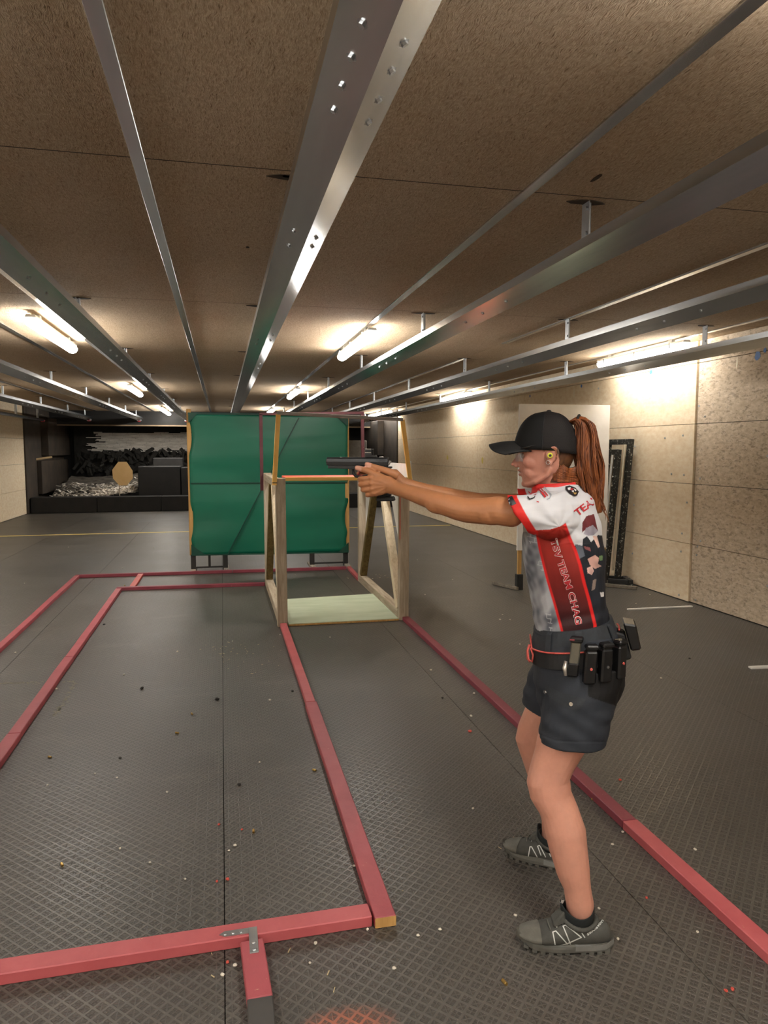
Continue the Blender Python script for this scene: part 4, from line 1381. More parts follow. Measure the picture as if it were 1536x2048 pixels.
me.materials.append(SKIN)
person = bpy.data.objects.new('person', me)
COL.objects.link(person)
person.location = PO
person.rotation_euler = (0, 0, ROTZ)
ORI[person] = Vector((0, 0, 0))
tag(person, 'person in a black cap, white and red jersey and dark shorts aiming a black pistol', 'person')
EYE = plain('eye_white', '#8d8078', None, 0.25)
for s in (-1, 1):
    mb = MB().sphere((0.1355, s * 0.030, 1.4812), 0.0112, 14, 10)
    e_ = kid('eye', mb, EYE, person, smooth=True)
    kid('iris', MB().sphere((0.1450, s * 0.0305, 1.4810), 0.0042, 10, 6, (0.6, 1, 1)), plain('iris', '#33281f', None, 0.15), e_, smooth=True)

# ---------------------------------------------------------------- jersey
sh = MB()
SR = [(0.89, 0.082, -0.158, 0.140), (0.93, 0.092, -0.150, 0.137), (0.97, 0.0985, -0.139, 0.134), (1.00, 0.104, -0.130, 0.133), (1.05, 0.113, -0.124, 0.138), (1.10, 0.124, -0.121, 0.146), (1.16, 0.133, -0.122, 0.154), (1.22, 0.139, -0.114, 0.160),
      (1.27, 0.136, -0.104, 0.163), (1.31, 0.126, -0.094, 0.158), (1.34, 0.110, -0.082, 0.138), (1.362, 0.096, -0.066, 0.105), (1.378, 0.088, -0.048, 0.078), (1.388, 0.080, -0.036, 0.064)]
sh.ring_loft([hring(u, a, b, w, 40, 2.35) for u, a, b, w in SR])


def sleeve(sg):
    cuff_c = B(1035, 1027, 0.182)
    ax = np.array((0.80, 0.06, 0.10))
    ax = B(1016, 993, 0.182) - B(1055, 1061, 0.182)           # along the cuff edge in side view
    ax = ax / np.linalg.norm(ax)
    nrm = np.array((ax[2], 0.02, -ax[0]))
    nrm = nrm / np.linalg.norm(nrm)
    rows = [((0.015, 0.095, 1.295), (0.35, 0.9, 0.1), 0.082, 0.075), ((0.035, 0.130, 1.300), (0.6, 0.75, 0.05), 0.077, 0.070), ((0.062, 0.160, 1.302), (0.9, 0.4, 0.02), 0.070, 0.062)]
    m1 = np.array((0.062, 0.160, 1.302)) * 0.45 + cuff_c * 0.55
    rows += [(m1, nrm * 0.7 + np.array((0.3, 0.1, 0)), 0.0665, 0.060), (cuff_c, nrm, 0.0655, 0.059)]
    inner = [(cuff_c - nrm * 0.002, nrm, 0.0580, 0.0515), (cuff_c * 0.6 + m1 * 0.4, nrm * 0.85 + np.array((0.15, 0.05, 0)), 0.0490, 0.0455)]
    rings = []
    for c, n, a, b in rows + inner:
        r = ering(c, n, tuple(ax), a, b, 30, 2.1)
        if sg < 0:
            r = [(p[0], -p[1], p[2]) for p in r]
        rings.append(r)
    sh.ring_loft(rings)
    return cuff_c, nrm, ax


for sg in (1, -1):
    CUF = sleeve(sg)
sme = fuse(sh, 0.0019, 8, 'jersey')
V = verts(sme)
N = normals(sme)
# folds: pulls from the armpit across the side, slack over the belt
A0 = B(1120, 1050, 0.15)
dv = V - A0
ang = np.arctan2(dv[:, 2], dv[:, 0])
rad = np.hypot(dv[:, 2], dv[:, 0])
f1 = np.sin(ang * 9 + 3 * vnoise(V, 3, 5)) * np.exp(-((rad - 0.12) / 0.08) ** 2)
f2 = np.sin(V[:, 2] * 95 + V[:, 0] * 40 + 2 * vnoise(V, 4, 6)) * np.exp(-((V[:, 2] - 0.975) / 0.035) ** 2)
f3 = vnoise(V, 7, 7)
slv = (np.abs(V[:, 1]) > 0.13) & (V[:, 2] > 1.22)
f4 = np.sin((V[:, 0] * 0.5 + V[:, 2]) * 120 + 2.5 * vnoise(V, 5, 8)) * slv
V = V + N * (0.0028 * f1 + 0.0022 * f2 + 0.0018 * f3 + 0.0010 * f4)[:, None]
setv(sme, V)
VM = V.copy()
VM[:, 1] = np.abs(VM[:, 1])
x, y = topix(VM)
C = np.tile(c3('#bfc0c4'), (len(V), 1))
lowside = (y > np.interp(x, [1040, 1046, 1063, 1100, 1122, 1131, 1132], [1064, 1064, 1061, 1059, 1052, 1046, 1040])) & (V[:, 2] < 1.30)
fs = [(1066, 1040), (1073, 1063), (1080, 1100), (1095, 1160), (1110, 1210), (1124, 1262)]
bs = [(1124, 1036), (1130, 1050), (1139, 1075), (1151, 1102), (1160, 1130), (1168, 1165), (1178, 1200), (1190, 1250)]


def linex(y, pts):
    return np.interp(y, [p[1] for p in pts], [p[0] for p in pts])


fx_, bx_ = linex(y, fs), linex(y, bs)
g = np.clip((y - 1050) / 190, 0, 1)[:, None]
front = lowside & (x < fx_)
gm = 0.5 + 0.5 * vnoise(V * np.array((2.2, 2.2, 1.0)), 7, 9) + 0.3 * vnoise(V, 30, 10)
gm = np.clip(gm, 0, 1)[:, None]
C[front] = (c3('#54575f') * (1 - gm) + c3('#a7a9ae') * gm)[front]
# rows of small pale strokes like a stone wall on the grey front
row_ = np.floor(V[:, 2] / 0.014)
hz_ = np.abs(V[:, 2] / 0.014 - row_ - 0.5) > 0.40
vz_ = np.abs(((V[:, 0] / 0.026 + 0.5 * (row_ % 2)) % 1.0) - 0.5) > 0.455
tick = (hz_ | vz_) & (vnoise(V, 9, 11) > 0.0) & (x > fx_ - 24)
C[front & tick] = C[front & tick] * 0.6 + c3('#d5d7da') * 0.4
panel = lowside & (x >= fx_) & (x <= bx_)
C[panel] = (c3('#a32a20') * (1 - g) + c3('#2f1013') * g)[panel]
back = (V[:, 2] < 1.40) & (x > bx_ + 1.5) & (y > 1000)
dark = back & inpoly(x, y, [(1140, 1090), (1152, 1092), (1164, 1096), (1166, 1078), (1174, 1072), (1182, 1084), (1196, 1070), (1240, 1075), (1240, 1270), (1150, 1270)])
C[dark] = (c3('#1c2028') * (1 + 0.35 * vnoise(V, 14, 12))[:, None])[dark]
lowgrey = back & inpoly(x, y, [(1150, 1088), (1165, 1092), (1170, 1112), (1158, 1118)])
C[lowgrey] = c3('#5c626c')
for poly, col in (([(1164, 1065), (1165, 1045), (1173, 1032), (1188, 1028), (1192, 1045), (1196, 1062), (1180, 1052)], '#5d2226'),
                  ([(1167, 1068), (1172, 1056), (1186, 1050), (1196, 1062), (1188, 1070), (1178, 1072)], '#8d8893'),
                  ([(1185, 1072), (1194, 1072), (1200, 1094), (1196, 1096)], '#caa79c'), ([(1175, 1118), (1190, 1110), (1198, 1116), (1196, 1128), (1203, 1132), (1190, 1138), (1180, 1130)], '#bd958b'),
                  ([(1174, 1136), (1184, 1132), (1188, 1142), (1184, 1150), (1175, 1146)], '#c9a49b'), ([(1186, 1160), (1193, 1158), (1190, 1178), (1183, 1182)], '#7d6e66'),
                  ([(1198, 1112), (1206, 1111), (1205, 1121), (1199, 1121)], '#5f7a52'), ([(1167, 1092), (1180, 1095), (1182, 1103), (1170, 1098)], '#7d4a4c'), ([(1200, 1185), (1208, 1184), (1208, 1193), (1202, 1194)], '#d5d3d2')):
    m = back & inpoly(x, y, poly)
    C[m] = c3(col) * (1 + 0.2 * vnoise(V[m], 25, 13))[:, None]
sw = lowside * np.maximum(1 - smooth01(np.abs(x - fx_), 1.6, 3.4), 1 - smooth01(np.abs(x - bx_), 2.2, 4.2))
C = C * (1 - sw[:, None]) + c3('#c8201f') * sw[:, None]
# red cuffs
cc, cn, ca = CUF
dcf = (VM - cc) @ cn
rc = VM - cc - dcf[:, None] * cn
cw = smooth01(dcf, -0.0265, -0.0245) * ((rc ** 2).sum(1) < 0.080 ** 2) * (VM[:, 1] > 0.10)
C = C * (1 - cw[:, None]) + c3('#c3241f') * cw[:, None]
C *= (1 + 0.05 * vnoise(V, 18, 14))[:, None]
setcol(sme, np.clip(C, 0.003, 1))
CLOTH = vcmat('jersey_cloth', 0.62, 0, (420, 0.15), 0.3)
jersey = kid('jersey', sme, CLOTH, person)
jersey['label'] = 'white and red sports jersey with dark print on the back'
JB = bvh_of(sme)


def decal(name, polys, bvh, m, parent, off=0.0022, sub=3):
    """flat print: pixel polygons laid onto the surface behind them"""
    bm = bmesh.new()
    for poly in polys:
        vs = [bm.verts.new((p[0], p[1], 0)) for p in poly]
        try:
            bm.faces.new(vs)
        except ValueError:
            pass
    bmesh.ops.triangulate(bm, faces=bm.faces)
    for _ in range(sub):
        bmesh.ops.subdivide_edges(bm, edges=[e for e in bm.edges if e.calc_length() > 3.0], cuts=1)
        bmesh.ops.triangulate(bm, faces=[f for f in bm.faces if len(f.verts) > 3])
    return _lay(name, bm, bvh, m, parent, off)


def _lay(name, bm, bvh, m, parent, off):
    bad = []
    for v in bm.verts:
        p, n = onto(bvh, v.co.x, v.co.y, off)
        if p is None:
            bad.append(v)
        else:
            v.co = p
    bmesh.ops.delete(bm, geom=bad, context='VERTS')
    me = bpy.data.meshes.new(name)
    bm.to_mesh(me)
    bm.free()
    return kid(name, me, m, parent)


def text_decal(name, s, path, size, bvh, m, parent, off=0.0014, shear=0.0, bold=0.0, up_sign=1, fit=None):
    """lettering laid along a pixel path (two points or more); size = cap height in pixels"""
    cu = bpy.data.curves.new('txt', 'FONT')
    cu.body = s
    cu.size = 1.0
    cu.offset = bold
    cu.resolution_u = 3
    o = bpy.data.objects.new('txt', cu)
    COL.objects.link(o)
    dg = bpy.context.evaluated_depsgraph_get()
    me = bpy.data.meshes.new_from_object(o.evaluated_get(dg))
    bpy.data.objects.remove(o)
    bm = bmesh.new()
    bm.from_mesh(me)
    bmesh.ops.triangulate(bm, faces=bm.faces)
    xs = [v.co.x for v in bm.verts]
    x0, x1 = min(xs), max(xs)
    P = [np.array(p, float) for p in path]
    L = [0.0]
    for a, b in zip(P[:-1], P[1:]):
        L.append(L[-1] + np.linalg.norm(b - a))
    for v in bm.verts:
        f = (v.co.x - x0) / (x1 - x0) * L[-1]
        k = min(max(0, int(np.searchsorted(L, f)) - 1), len(P) - 2)
        t_ = (f - L[k]) / (L[k + 1] - L[k])
        q = P[k] + (P[k + 1] - P[k]) * t_
        d = (P[k + 1] - P[k]) / np.linalg.norm(P[k + 1] - P[k])
        up_ = np.array((d[1], -d[0])) * up_sign
        h = v.co.y / 0.70 * size
        q = q + up_ * h + d * h * shear
        v.co = (q[0], q[1], 0)
    return _lay(name, bm, bvh, m, parent, off)


PRINT_RED = plain('print_red', '#b5232a', '#a01d26', 0.55)
PRINT_WHITE = plain('print_white', '#d8d4d2', None, 0.55)
PRINT_BLACK = plain('print_black', '#1b1b1d', '#26262a', 0.5)
PRINT_GREY = plain('print_grey', '#8d949b', None, 0.5)
PRINT_GOLD = plain('print_gold', '#a98b4a', None, 0.5)
path = [(1101, 1079), (1111, 1112), (1123, 1148), (1134, 1180), (1142, 1208), (1152, 1250)]
text_decal('side_lettering', 'TSV TEAM CHAG', path, 12.5, JB, PRINT_WHITE, jersey, 0.0013, bold=0.055)
text_decal('side_lettering', 'TSV TEAM CHAG', path, 12.5, JB, PRINT_RED, jersey, 0.0020, bold=0.02)
text_decal('back_lettering', 'TEAM', [(1155, 1033), (1172, 1020), (1192, 1006), (1200, 1000)], 14.0, JB, PRINT_RED, jersey, 0.0014, bold=0.025)
# round badge, sponsor patch and swallow shaped mark on the shoulder
decal('badge', [[(1131, 974), (1139, 972), (1150, 976), (1157, 984), (1154, 992), (1149, 994), (1138, 988), (1131, 981)]], JB, PRINT_BLACK, jersey)
decal('badge_print', [[(1135, 977), (1141, 976), (1140, 981), (1136, 982)], [(1146, 978), (1152, 981), (1150, 984)], [(1142, 983), (1147, 982), (1146, 986)]], JB, PRINT_WHITE, jersey, 0.003)
decal('badge_print', [[(1145, 986), (1153, 987), (1149, 991)]], JB, PRINT_GOLD, jersey, 0.003)
decal('badge_print', [[(1139, 979), (1146, 978), (1143, 982)]], JB, PRINT_RED, jersey, 0.0032)
decal('sponsor_print', [[(1074, 977), (1078, 976), (1092, 995), (1089, 997)], [(1081, 977), (1083, 976.5), (1096, 993), (1094, 994)]], JB, PRINT_RED, jersey, 0.0035)
decal('sponsor_outline', [[(1088, 975), (1090, 975), (1103, 991), (1101, 992)], [(1101, 991), (1103, 992), (1099, 999), (1093, 1001), (1092, 999.5), (1098, 997)]], JB, PRINT_GREY, jersey, 0.0035)
decal('swallow_print', [[(1056, 985), (1058, 984), (1064, 990), (1062, 991)], [(1066, 991), (1073, 989), (1073, 991)], [(1073, 1003), (1078, 1004), (1078, 1006), (1074, 1005)]], JB, PRINT_RED, jersey, 0.0035)
decal('swallow_print', [[(1054, 995), (1056, 994), (1060, 999), (1058, 1001)], [(1058, 999), (1068, 996), (1068, 998), (1059, 1001)], [(1067, 998), (1070, 993), (1071, 994), (1069, 998)]], JB, PRINT_BLACK, jersey, 0.0035)
decal('cuff_label', [[(1007, 999), (1024, 993), (1032, 1008), (1017, 1015)]], JB, PRINT_BLACK, jersey)
decal('cuff_label_print', [[(1012, 1001), (1019, 998.5), (1020, 1000), (1013, 1003)], [(1017, 1006), (1020, 1005), (1021, 1008), (1018, 1009)]], JB, PRINT_GREY, jersey, 0.003)
# collar
mb = MB()
rows = [(0.000, 0.0745, 0.068), (0.012, 0.0725, 0.0655), (0.025, 0.0705, 0.063), (0.0255, 0.0675, 0.060), (0.012, 0.0675, 0.060), (0.0, 0.068, 0.061)]
rings = []
for h, a, b in rows:
    R = []
    for k in range(36):
        t_ = 2 * math.pi * k / 36
        f = 0.0385 + a * math.cos(t_)
        u = 1.369 + h + (-0.004 * math.cos(t_)) - (0.012 if h < 0.005 else 0)
        R.append((f, b * math.sin(t_), u))
    rings.append(R)
rings.append(rings[0])
mb.ring_loft(rings, cap=False)
kid('collar', mb, plain('collar_red', '#bd211f', '#c92a26', 0.6), jersey, smooth=True)
# ---------------------------------------------------------------- shorts
st_ = MB()
PR = [(0.62, 0.06, -0.13, 0.10), (0.70, 0.085, -0.170, 0.165), (0.76, 0.094, -0.190, 0.178), (0.82, 0.094, -0.190, 0.176), (0.87, 0.094, -0.180, 0.162), (0.905, 0.096, -0.170, 0.150), (0.925, 0.098, -0.166, 0.146)]
st_.ring_loft([hring(u, a, b, w, 40, 2.25) for u, a, b, w in PR])


def shleg(rows, rec):
    rings = []
    for (fx, fy, bx, by, l, w) in rows:
        a, b = B(fx, fy, l), B(bx, by, l)
        c, d = (a + b) / 2, (a - b) / 2
        h = np.linalg.norm(d)
        e1 = d / h
        rings.append((c, e1, h, w))
    out = [[tuple(c + e1 * h * math.copysign(abs(math.cos(t_)) ** 0.9, math.cos(t_)) + np.array((0, 1, 0)) * w * math.sin(t_)) for t_ in [2 * math.pi * k / 32 for k in range(32)]] for c, e1, h, w in rings]
    c, e1, h, w = rings[-1]
    for dz, k_ in ((0.0, 0.93), (rec, 0.88)):
        out.append([tuple(c + np.array((0, 0, dz)) + e1 * h * k_ * math.cos(t_) + np.array((0, 1, 0)) * w * k_ * math.sin(t_)) for t_ in [2 * math.pi * k / 32 for k in range(32)]])
    st_.ring_loft(out)


shleg([(1086, 1330, 1252, 1330, 0.085, 0.092), (1086, 1370, 1243, 1370, 0.095, 0.096), (1085, 1410, 1231, 1412, 0.105, 0.094), (1080, 1450, 1221, 1455, 0.114, 0.090), (1076, 1476, 1212, 1490, 0.120, 0.087)], 0.03)
farleg = [((-0.04, -0.085, 0.80), 0.125, 0.09), ((0.0, -0.105, 0.72), 0.115, 0.092), ((0.03, -0.122, 0.655), 0.104, 0.088), ((0.048, -0.132, 0.603), 0.094, 0.083)]
rr = [ering(c, (0.25, -0.1, -1), (1, 0, 0), a, b, 32) for c, a, b in farleg]
c, a, b = farleg[-1]
rr += [ering(c, (0.25, -0.1, -1), (1, 0, 0), a * 0.93, b * 0.93, 32), ering((c[0] - 0.008, c[1], c[2] + 0.03), (0.25, -0.1, -1), (1, 0, 0), a * 0.88, b * 0.88, 32)]
st_.ring_loft(rr)
hme = fuse(st_, 0.0030, 3, 'shorts')
V = verts(hme)
N = normals(hme)
w1 = np.sin((V[:, 2] * 0.9 - V[:, 0] * 0.55) * 110 + 2.2 * vnoise(V, 5, 20)) * np.exp(-((V[:, 2] - 0.66) / 0.07) ** 2)
w2 = np.sin((V[:, 2] + V[:, 0] * 0.8) * 85 + 2.0 * vnoise(V, 4, 21)) * np.exp(-((V[:, 2] - 0.74) / 0.06) ** 2)
V = V + N * (0.0016 * w1 + 0.0016 * w2 + 0.0016 * vnoise(V, 6, 22))[:, None]
VM = V.copy()
VM[:, 1] = np.abs(VM[:, 1])
x, y = topix(V)
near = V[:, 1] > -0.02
groove = near * np.exp(-((y - np.interp(x, [1078, 1110, 1150, 1215], [1469, 1481, 1484, 1484])) / 1.3) ** 2)
V = V - N * (0.0016 * groove)[:, None]
setv(hme, V)
C = np.tile(c3('#2a2e35'), (len(V), 1))
blk = near & inpoly(x, y, [(1178, 1290), (1177, 1380), (1175, 1392), (1190, 1398), (1232, 1412), (1275, 1410), (1275, 1290)])
C[blk] = c3('#0d0c0d')
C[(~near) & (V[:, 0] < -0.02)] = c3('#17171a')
C *= (1 + 0.08 * vnoise(V, 12, 23))[:, None]
setcol(hme, np.clip(C, 0.003, 1))
shorts = kid('shorts', hme, vcmat('shorts_cloth', 0.7, 0, (500, 0.2), 0.3), person)
shorts['label'] = 'charcoal outdoor shorts with a black seat panel'
SB = bvh_of(hme)
SLATE = plain('slate_cloth', '#1f2328', '#292e34', 0.75, scale=60)
BLACKC = plain('black_cloth', '#0b0b0c', '#141415', 0.7, scale=70)
BLACKN = plain('black_polymer', '#0b0b0c', '#131314', 0.38, scale=30)
# cargo pocket flap and snaps on the near leg
decal('pocket_flap', [[(1089, 1367), (1091, 1384), (1108, 1400), (1126, 1412), (1152, 1421), (1163, 1416), (1172, 1398), (1150, 1392), (1120, 1384)]], SB, SLATE, shorts, 0.0022, 3)
SNAP = plain('snap_metal', '#b9bcc0', None, 0.25, 1.0)
for q in ((1091.5, 1384), (1143, 1408)):
    p, n = onto(SB, q[0], q[1], 0.001)
    if p:
        kid('snap', MB().cyl(p, p + n * 0.004, 0.0075, 14, 0.006), SNAP, shorts, smooth=False)
# waistband with loops
mb = MB()


def belt_ring(h, grow, fc, a_, b_, N_=56):
    R = []
    for k in range(N_):
        t_ = 2 * math.pi * k / N_
        ct, s2 = math.cos(t_), math.sin(t_)
        f = fc + (a_ + grow) * math.copysign(abs(ct) ** 0.9, ct)
        R.append((f, (b_ + grow) * math.copysign(abs(s2) ** 0.92, s2), 0.930 + h - 0.15 * (f + 0.03)))
    return R


def band(h0, h1, th, sh0, sh1):
    """flat band around the waist; sh = (centre, half depth, half width) at its lower and upper edge"""
    rows = [belt_ring(h0, 0, *sh0), belt_ring(h1, 0, *sh1), belt_ring(h1, -th, *sh1), belt_ring(h0, -th, *sh0), belt_ring(h0, 0, *sh0)]
    return MB().ring_loft(rows, cap=False)


wbnd = kid('waistband', band(-0.042, 0.022, 0.008, (-0.034, 0.138, 0.153), (-0.027, 0.120, 0.142)), SLATE, shorts, smooth=False)
for tdeg in (58, 97, 150, -60, -110):
    t_ = math.radians(tdeg)
    loop_r = [belt_ring(h, g, -0.034 + 0.007 * (h + 0.042) / 0.064, 0.138 - 0.018 * (h + 0.042) / 0.064, 0.153 - 0.011 * (h + 0.042) / 0.064) for h, g in ((-0.046, 0.0), (-0.040, 0.006), (-0.010, 0.0075), (0.014, 0.006), (0.020, 0.0))]
    k0 = int(round(tdeg / 360 * 56)) % 56
    strip_ = []
    for R in loop_r:
        strip_.append((R[(k0 - 1) % 56], R[(k0 + 1) % 56]))
    mb = MB()
    for p_, q_ in strip_:
        m_ = Vector(p_).lerp(Vector(q_), 0.5)
        mb.v += [tuple(m_.lerp(Vector(p_), 0.62)), tuple(m_.lerp(Vector(q_), 0.62))]
    for k in range(4):
        mb.f.append((2 * k, 2 * k + 1, 2 * k + 3, 2 * k + 2))
        mb.mi.append(0)
    lo = kid('belt_loop', mb, SLATE, wbnd)
    md = lo.modifiers.new('t', 'SOLIDIFY')
    md.thickness = 0.003
# gun belt below it
belt = kid('gun_belt', band(-0.088, -0.040, 0.010, (-0.046, 0.152, 0.178), (-0.040, 0.148, 0.168)), BLACKC, person)
belt['label'] = 'black gun belt with magazine pouches and a red cord'
GB = bvh_of(belt.data)
CORD = plain('red_cord', '#b5473f', '#c2584e', 0.6)
ring_ = belt_ring(-0.038, 0.004, -0.040, 0.148, 0.168, 120)
ring2 = belt_ring(-0.012, 0.006, -0.031, 0.132, 0.149, 120)
pts = [ring2[1], ring2[4]] + [tuple(Vector(ring2[6]).lerp(Vector(ring_[8]), 0.6))] + ring_[9:34:2]
kid('cord', MB().tube(pts, 0.0028, 8), CORD, belt, smooth=True)
kid('cord', MB().tube([ring2[k] for k in range(56, 66)], 0.0030, 8), CORD, belt, smooth=True)
b0 = Vector(ring_[8])
loop = [b0 + Vector(d) for d in ((0.004, 0.0, 0.010), (0.010, 0.006, -0.008), (0.006, 0.012, -0.034), (-0.006, 0.018, -0.040), (-0.008, 0.018, -0.018), (0.0, 0.008, 0.002))]
kid('cord_bow', MB().tube(loop, 0.0032, 8), CORD, belt, smooth=True)
kid('cord_bow', MB().tube([b0 + Vector((0.006, -0.006, 0.008)), b0 + Vector((0.012, -0.004, -0.012)), b0 + Vector((0.010, 0.0, -0.036)), b0 + Vector((0.002, 0.006, -0.044))], 0.006, 8, flat=0.4), CORD, belt, smooth=True)


def oriented(c, n, lean, w, d, h, lo):
    """box frame on the belt: c on the belt, n outward; returns points helper"""
    n = Vector((n[0], n[1], 0)).normalized()
    s = Vector((-n.y, n.x, 0))
    u = (Vector((0, 0, 1)) + s * lean).normalized()
    return lambda a, b, z: Vector(c) + s * a + n * b + u * z


def rbox(P, a0, a1, b0_, b1_, z0, z1):
    return MB().hexa([P(a0, b0_, z0), P(a1, b0_, z0), P(a1, b1_, z0), P(a0, b1_, z0)], [P(a0, b0_, z1), P(a1, b0_, z1), P(a1, b1_, z1), P(a0, b1_, z1)])


GUNGREY = plain('magazine_grey', '#6d6a5f', '#7d796c', 0.4, 0.6, scale=30)
pouches = [((1150, 1305), 0.10, 'grey'), ((1178, 1304), 0.06, 'blk'), ((1204, 1300), 0.04, 'blk'), ((1229, 1294), 0.02, 'blk')]
for k, (q, lean, kind) in enumerate(pouches):
    p, n = onto(GB, q[0], q[1], 0.0)
    if p is None:
        continue
    n = Vector(((p.x + 0.043) / 0.15 ** 2, p.y / 0.172 ** 2, 0)).normalized()
    p.z -= 0.012
    P = oriented(p, n, lean, 0, 0, 0, 0)
    zb = -0.055 if kind == 'grey' else -0.078
    po = kid('magazine_pouch', rbox(P, -0.018, 0.018, 0.002, 0.034, zb, 0.022 if kind != 'grey' else -0.012), BLACKN, belt, bevel=0.005)
    mm = GUNGREY if kind == 'grey' else BLACKN
    po2 = kid('magazine', rbox(P, -0.014, 0.014, 0.008, 0.030, zb + 0.004, 0.052 if kind == 'grey' else 0.030), mm, belt, bevel=0.003)
    kid('base_pad', rbox(P, -0.0185, 0.0185, 0.005, 0.036, 0.050 if kind == 'grey' else 0.026, 0.066 if kind == 'grey' else 0.040), BLACKN, belt, bevel=0.004)
    if kind == 'grey':
        kid('base_stripe', rbox(P, -0.0195, -0.006, 0.0355, 0.0372, 0.058, 0.062), plain('stripe_red', '#8c3a40', None, 0.5), belt)
        kid('retainer', MB().tube([P(-0.023, 0.02, -0.012), P(-0.024, 0.030, -0.03), P(-0.018, 0.036, -0.052)], [0.006, 0.007, 0.005], 10), plain('pale_metal', '#bdb9b0', None, 0.35, 0.8), belt, smooth=True)
    else:
        kid('tension_screw', MB().cyl(P(0.0, 0.033, -0.03), P(0.0, 0.037, -0.03), 0.004, 10), ZINC if k == 2 else CORD, belt)
# tall pouch box at the small of the back
c = B(1262, 1276, 0.02)
P = oriented(tuple(c), (-1, 0.1, 0), -0.02, 0, 0, 0, 0)
q0 = Vector(c)
bx = MB()
for (du, s_) in ((0, 1),):
    pass
back_box = []
for (qx, qy) in ((1246, 1247), (1273, 1251), (1283, 1300), (1262, 1303)):
    back_box.append(B(qx, qy, 0.055))
mb = MB().hexa([tuple(p) for p in back_box], [(p[0], -0.035, p[2]) for p in back_box])
kid('rear_pouch', mb, BLACKN, belt, bevel=0.005)
mb = MB().hexa([tuple(B(*q, 0.045)) for q in ((1222, 1262), (1252, 1270), (1264, 1318), (1240, 1325))], [(p[0], -0.03, p[2]) for p in [B(*q, 0.045) for q in ((1222, 1262), (1252, 1270), (1264, 1318), (1240, 1325))]])
kid('rear_pouch', mb, BLACKC, belt, bevel=0.005)

# ---------------------------------------------------------------- cap
UB, UT = 1.494, 1.6205


def cap_pt(th, s, grow=0.0):
    """th around, s 0 rim .. 1 crown"""
    ct, sn = math.cos(th), math.sin(th)
    fc = 0.066
    a = (0.106 if ct > 0 else 0.097) + grow
    rim = UB + 0.006 * ct + 0.004 * sn * sn - (0.004 if ct < -0.3 else 0)
    r = max(0.0, 1 - s ** 2.3) ** (1 / 2.3) if s < 1 else 0.0
    f = fc + a * r * math.copysign(abs(ct) ** 0.95, ct)
    if ct > 0:                      # the front panel slopes back
        f -= 0.018 * s * (1 - s) * ct
    l = (0.0785 + grow) * r * sn
    return (f, l, rim + (UT + grow - rim) * s)


mb = MB()
NR, NT_ = 18, 48
rings = [[cap_pt(2 * math.pi * i / NT_, (k / NR) ** 0.8 * 0.998) for i in range(NT_)] for k in range(NR + 1)]
inner = [[cap_pt(2 * math.pi * i / NT_, s, -0.003) for i in range(NT_)] for s in (0.25, 0.0)]
mb.ring_loft(inner + rings, cap=True)
t = NT('cap_cloth')
p = t.obj()
sx_ = t.n('ShaderNodeSeparateXYZ')
t.put(sx_.inputs[0], p)
meshm = t.math('LESS_THAN', sx_.outputs[0], 0.075)
gr = t.math('MULTIPLY', t.math('SINE', t.math('MULTIPLY', sx_.outputs[2], 1400)), t.math('SINE', t.math('MULTIPLY', sx_.outputs[0], 1100)))
col = t.mix(t.math('MULTIPLY', meshm, t.math('MULTIPLY', t.math('ADD', gr, 1.0), 0.4)), '#0e0f10', '#221b19')
t.set(col=col, rough=0.75, spec=0.3)
t.bump(t.math('MULTIPLY', gr, meshm), 0.3, 0.001)
CAPM = t.m
cap = kid('cap', mb, CAPM, person, smooth=True)
cap['label'] = 'black trucker cap with mesh back'
BRIM = plain('brim_cloth', '#0b0c0d', '#121314', 0.7, scale=60)
mb = MB()
top, bot = [], []
NA, NB = 24, 8
for j in range(NB + 1):
    for i in range(NA + 1):
        a = -1 + 2 * i / NA
        root_f = 0.066 + 0.101 * math.sqrt(max(0, 1 - (a * 0.90) ** 2))
        tip_f = 0.250 - 0.030 * a * a - 0.030 * a ** 8
        f = root_f + (tip_f - root_f) * j / NB
        u = 1.513 + 0.011 * (1 - j / NB) - 0.031 * abs(a) ** 1.8 + 0.003 * math.sin(math.pi * j / NB)
        mb.v.append((f, a * 0.0675, u + 0.004))
        bot.append((f, a * 0.0675, u))
n1 = len(mb.v)
mb.v.extend(bot)
W1 = NA + 1
for j in range(NB):
    for i in range(NA):
        a = j * W1 + i
        mb.f.append((a, a + 1, a + W1 + 1, a + W1))
        mb.f.append((n1 + a, n1 + a + W1, n1 + a + W1 + 1, n1 + a + 1))
for i in range(NA):
    for j in (0, NB):
        a = j * W1 + i
        mb.f.append((a, a + 1, n1 + a + 1, n1 + a))
for j in range(NB):
    for i in (0, NA):
        a = j * W1 + i
        mb.f.append((a, a + W1, n1 + a + W1, n1 + a))
mb.mi = [0] * len(mb.f)
kid('brim', mb, BRIM, cap, smooth=True)
kid('button', MB().sphere((0.062, 0, 1.6205), 0.008, 12, 6, (1, 1, 0.6)), BRIM, cap, smooth=True)
# rear strap arc and the seam of the front panel
kid('seam', MB().tube([cap_pt(math.acos(max(-1, min(1, 0.1))) , s, 0.0006) for s in [k / 12 for k in range(12)]], 0.0012, 6), BRIM, cap, smooth=True)

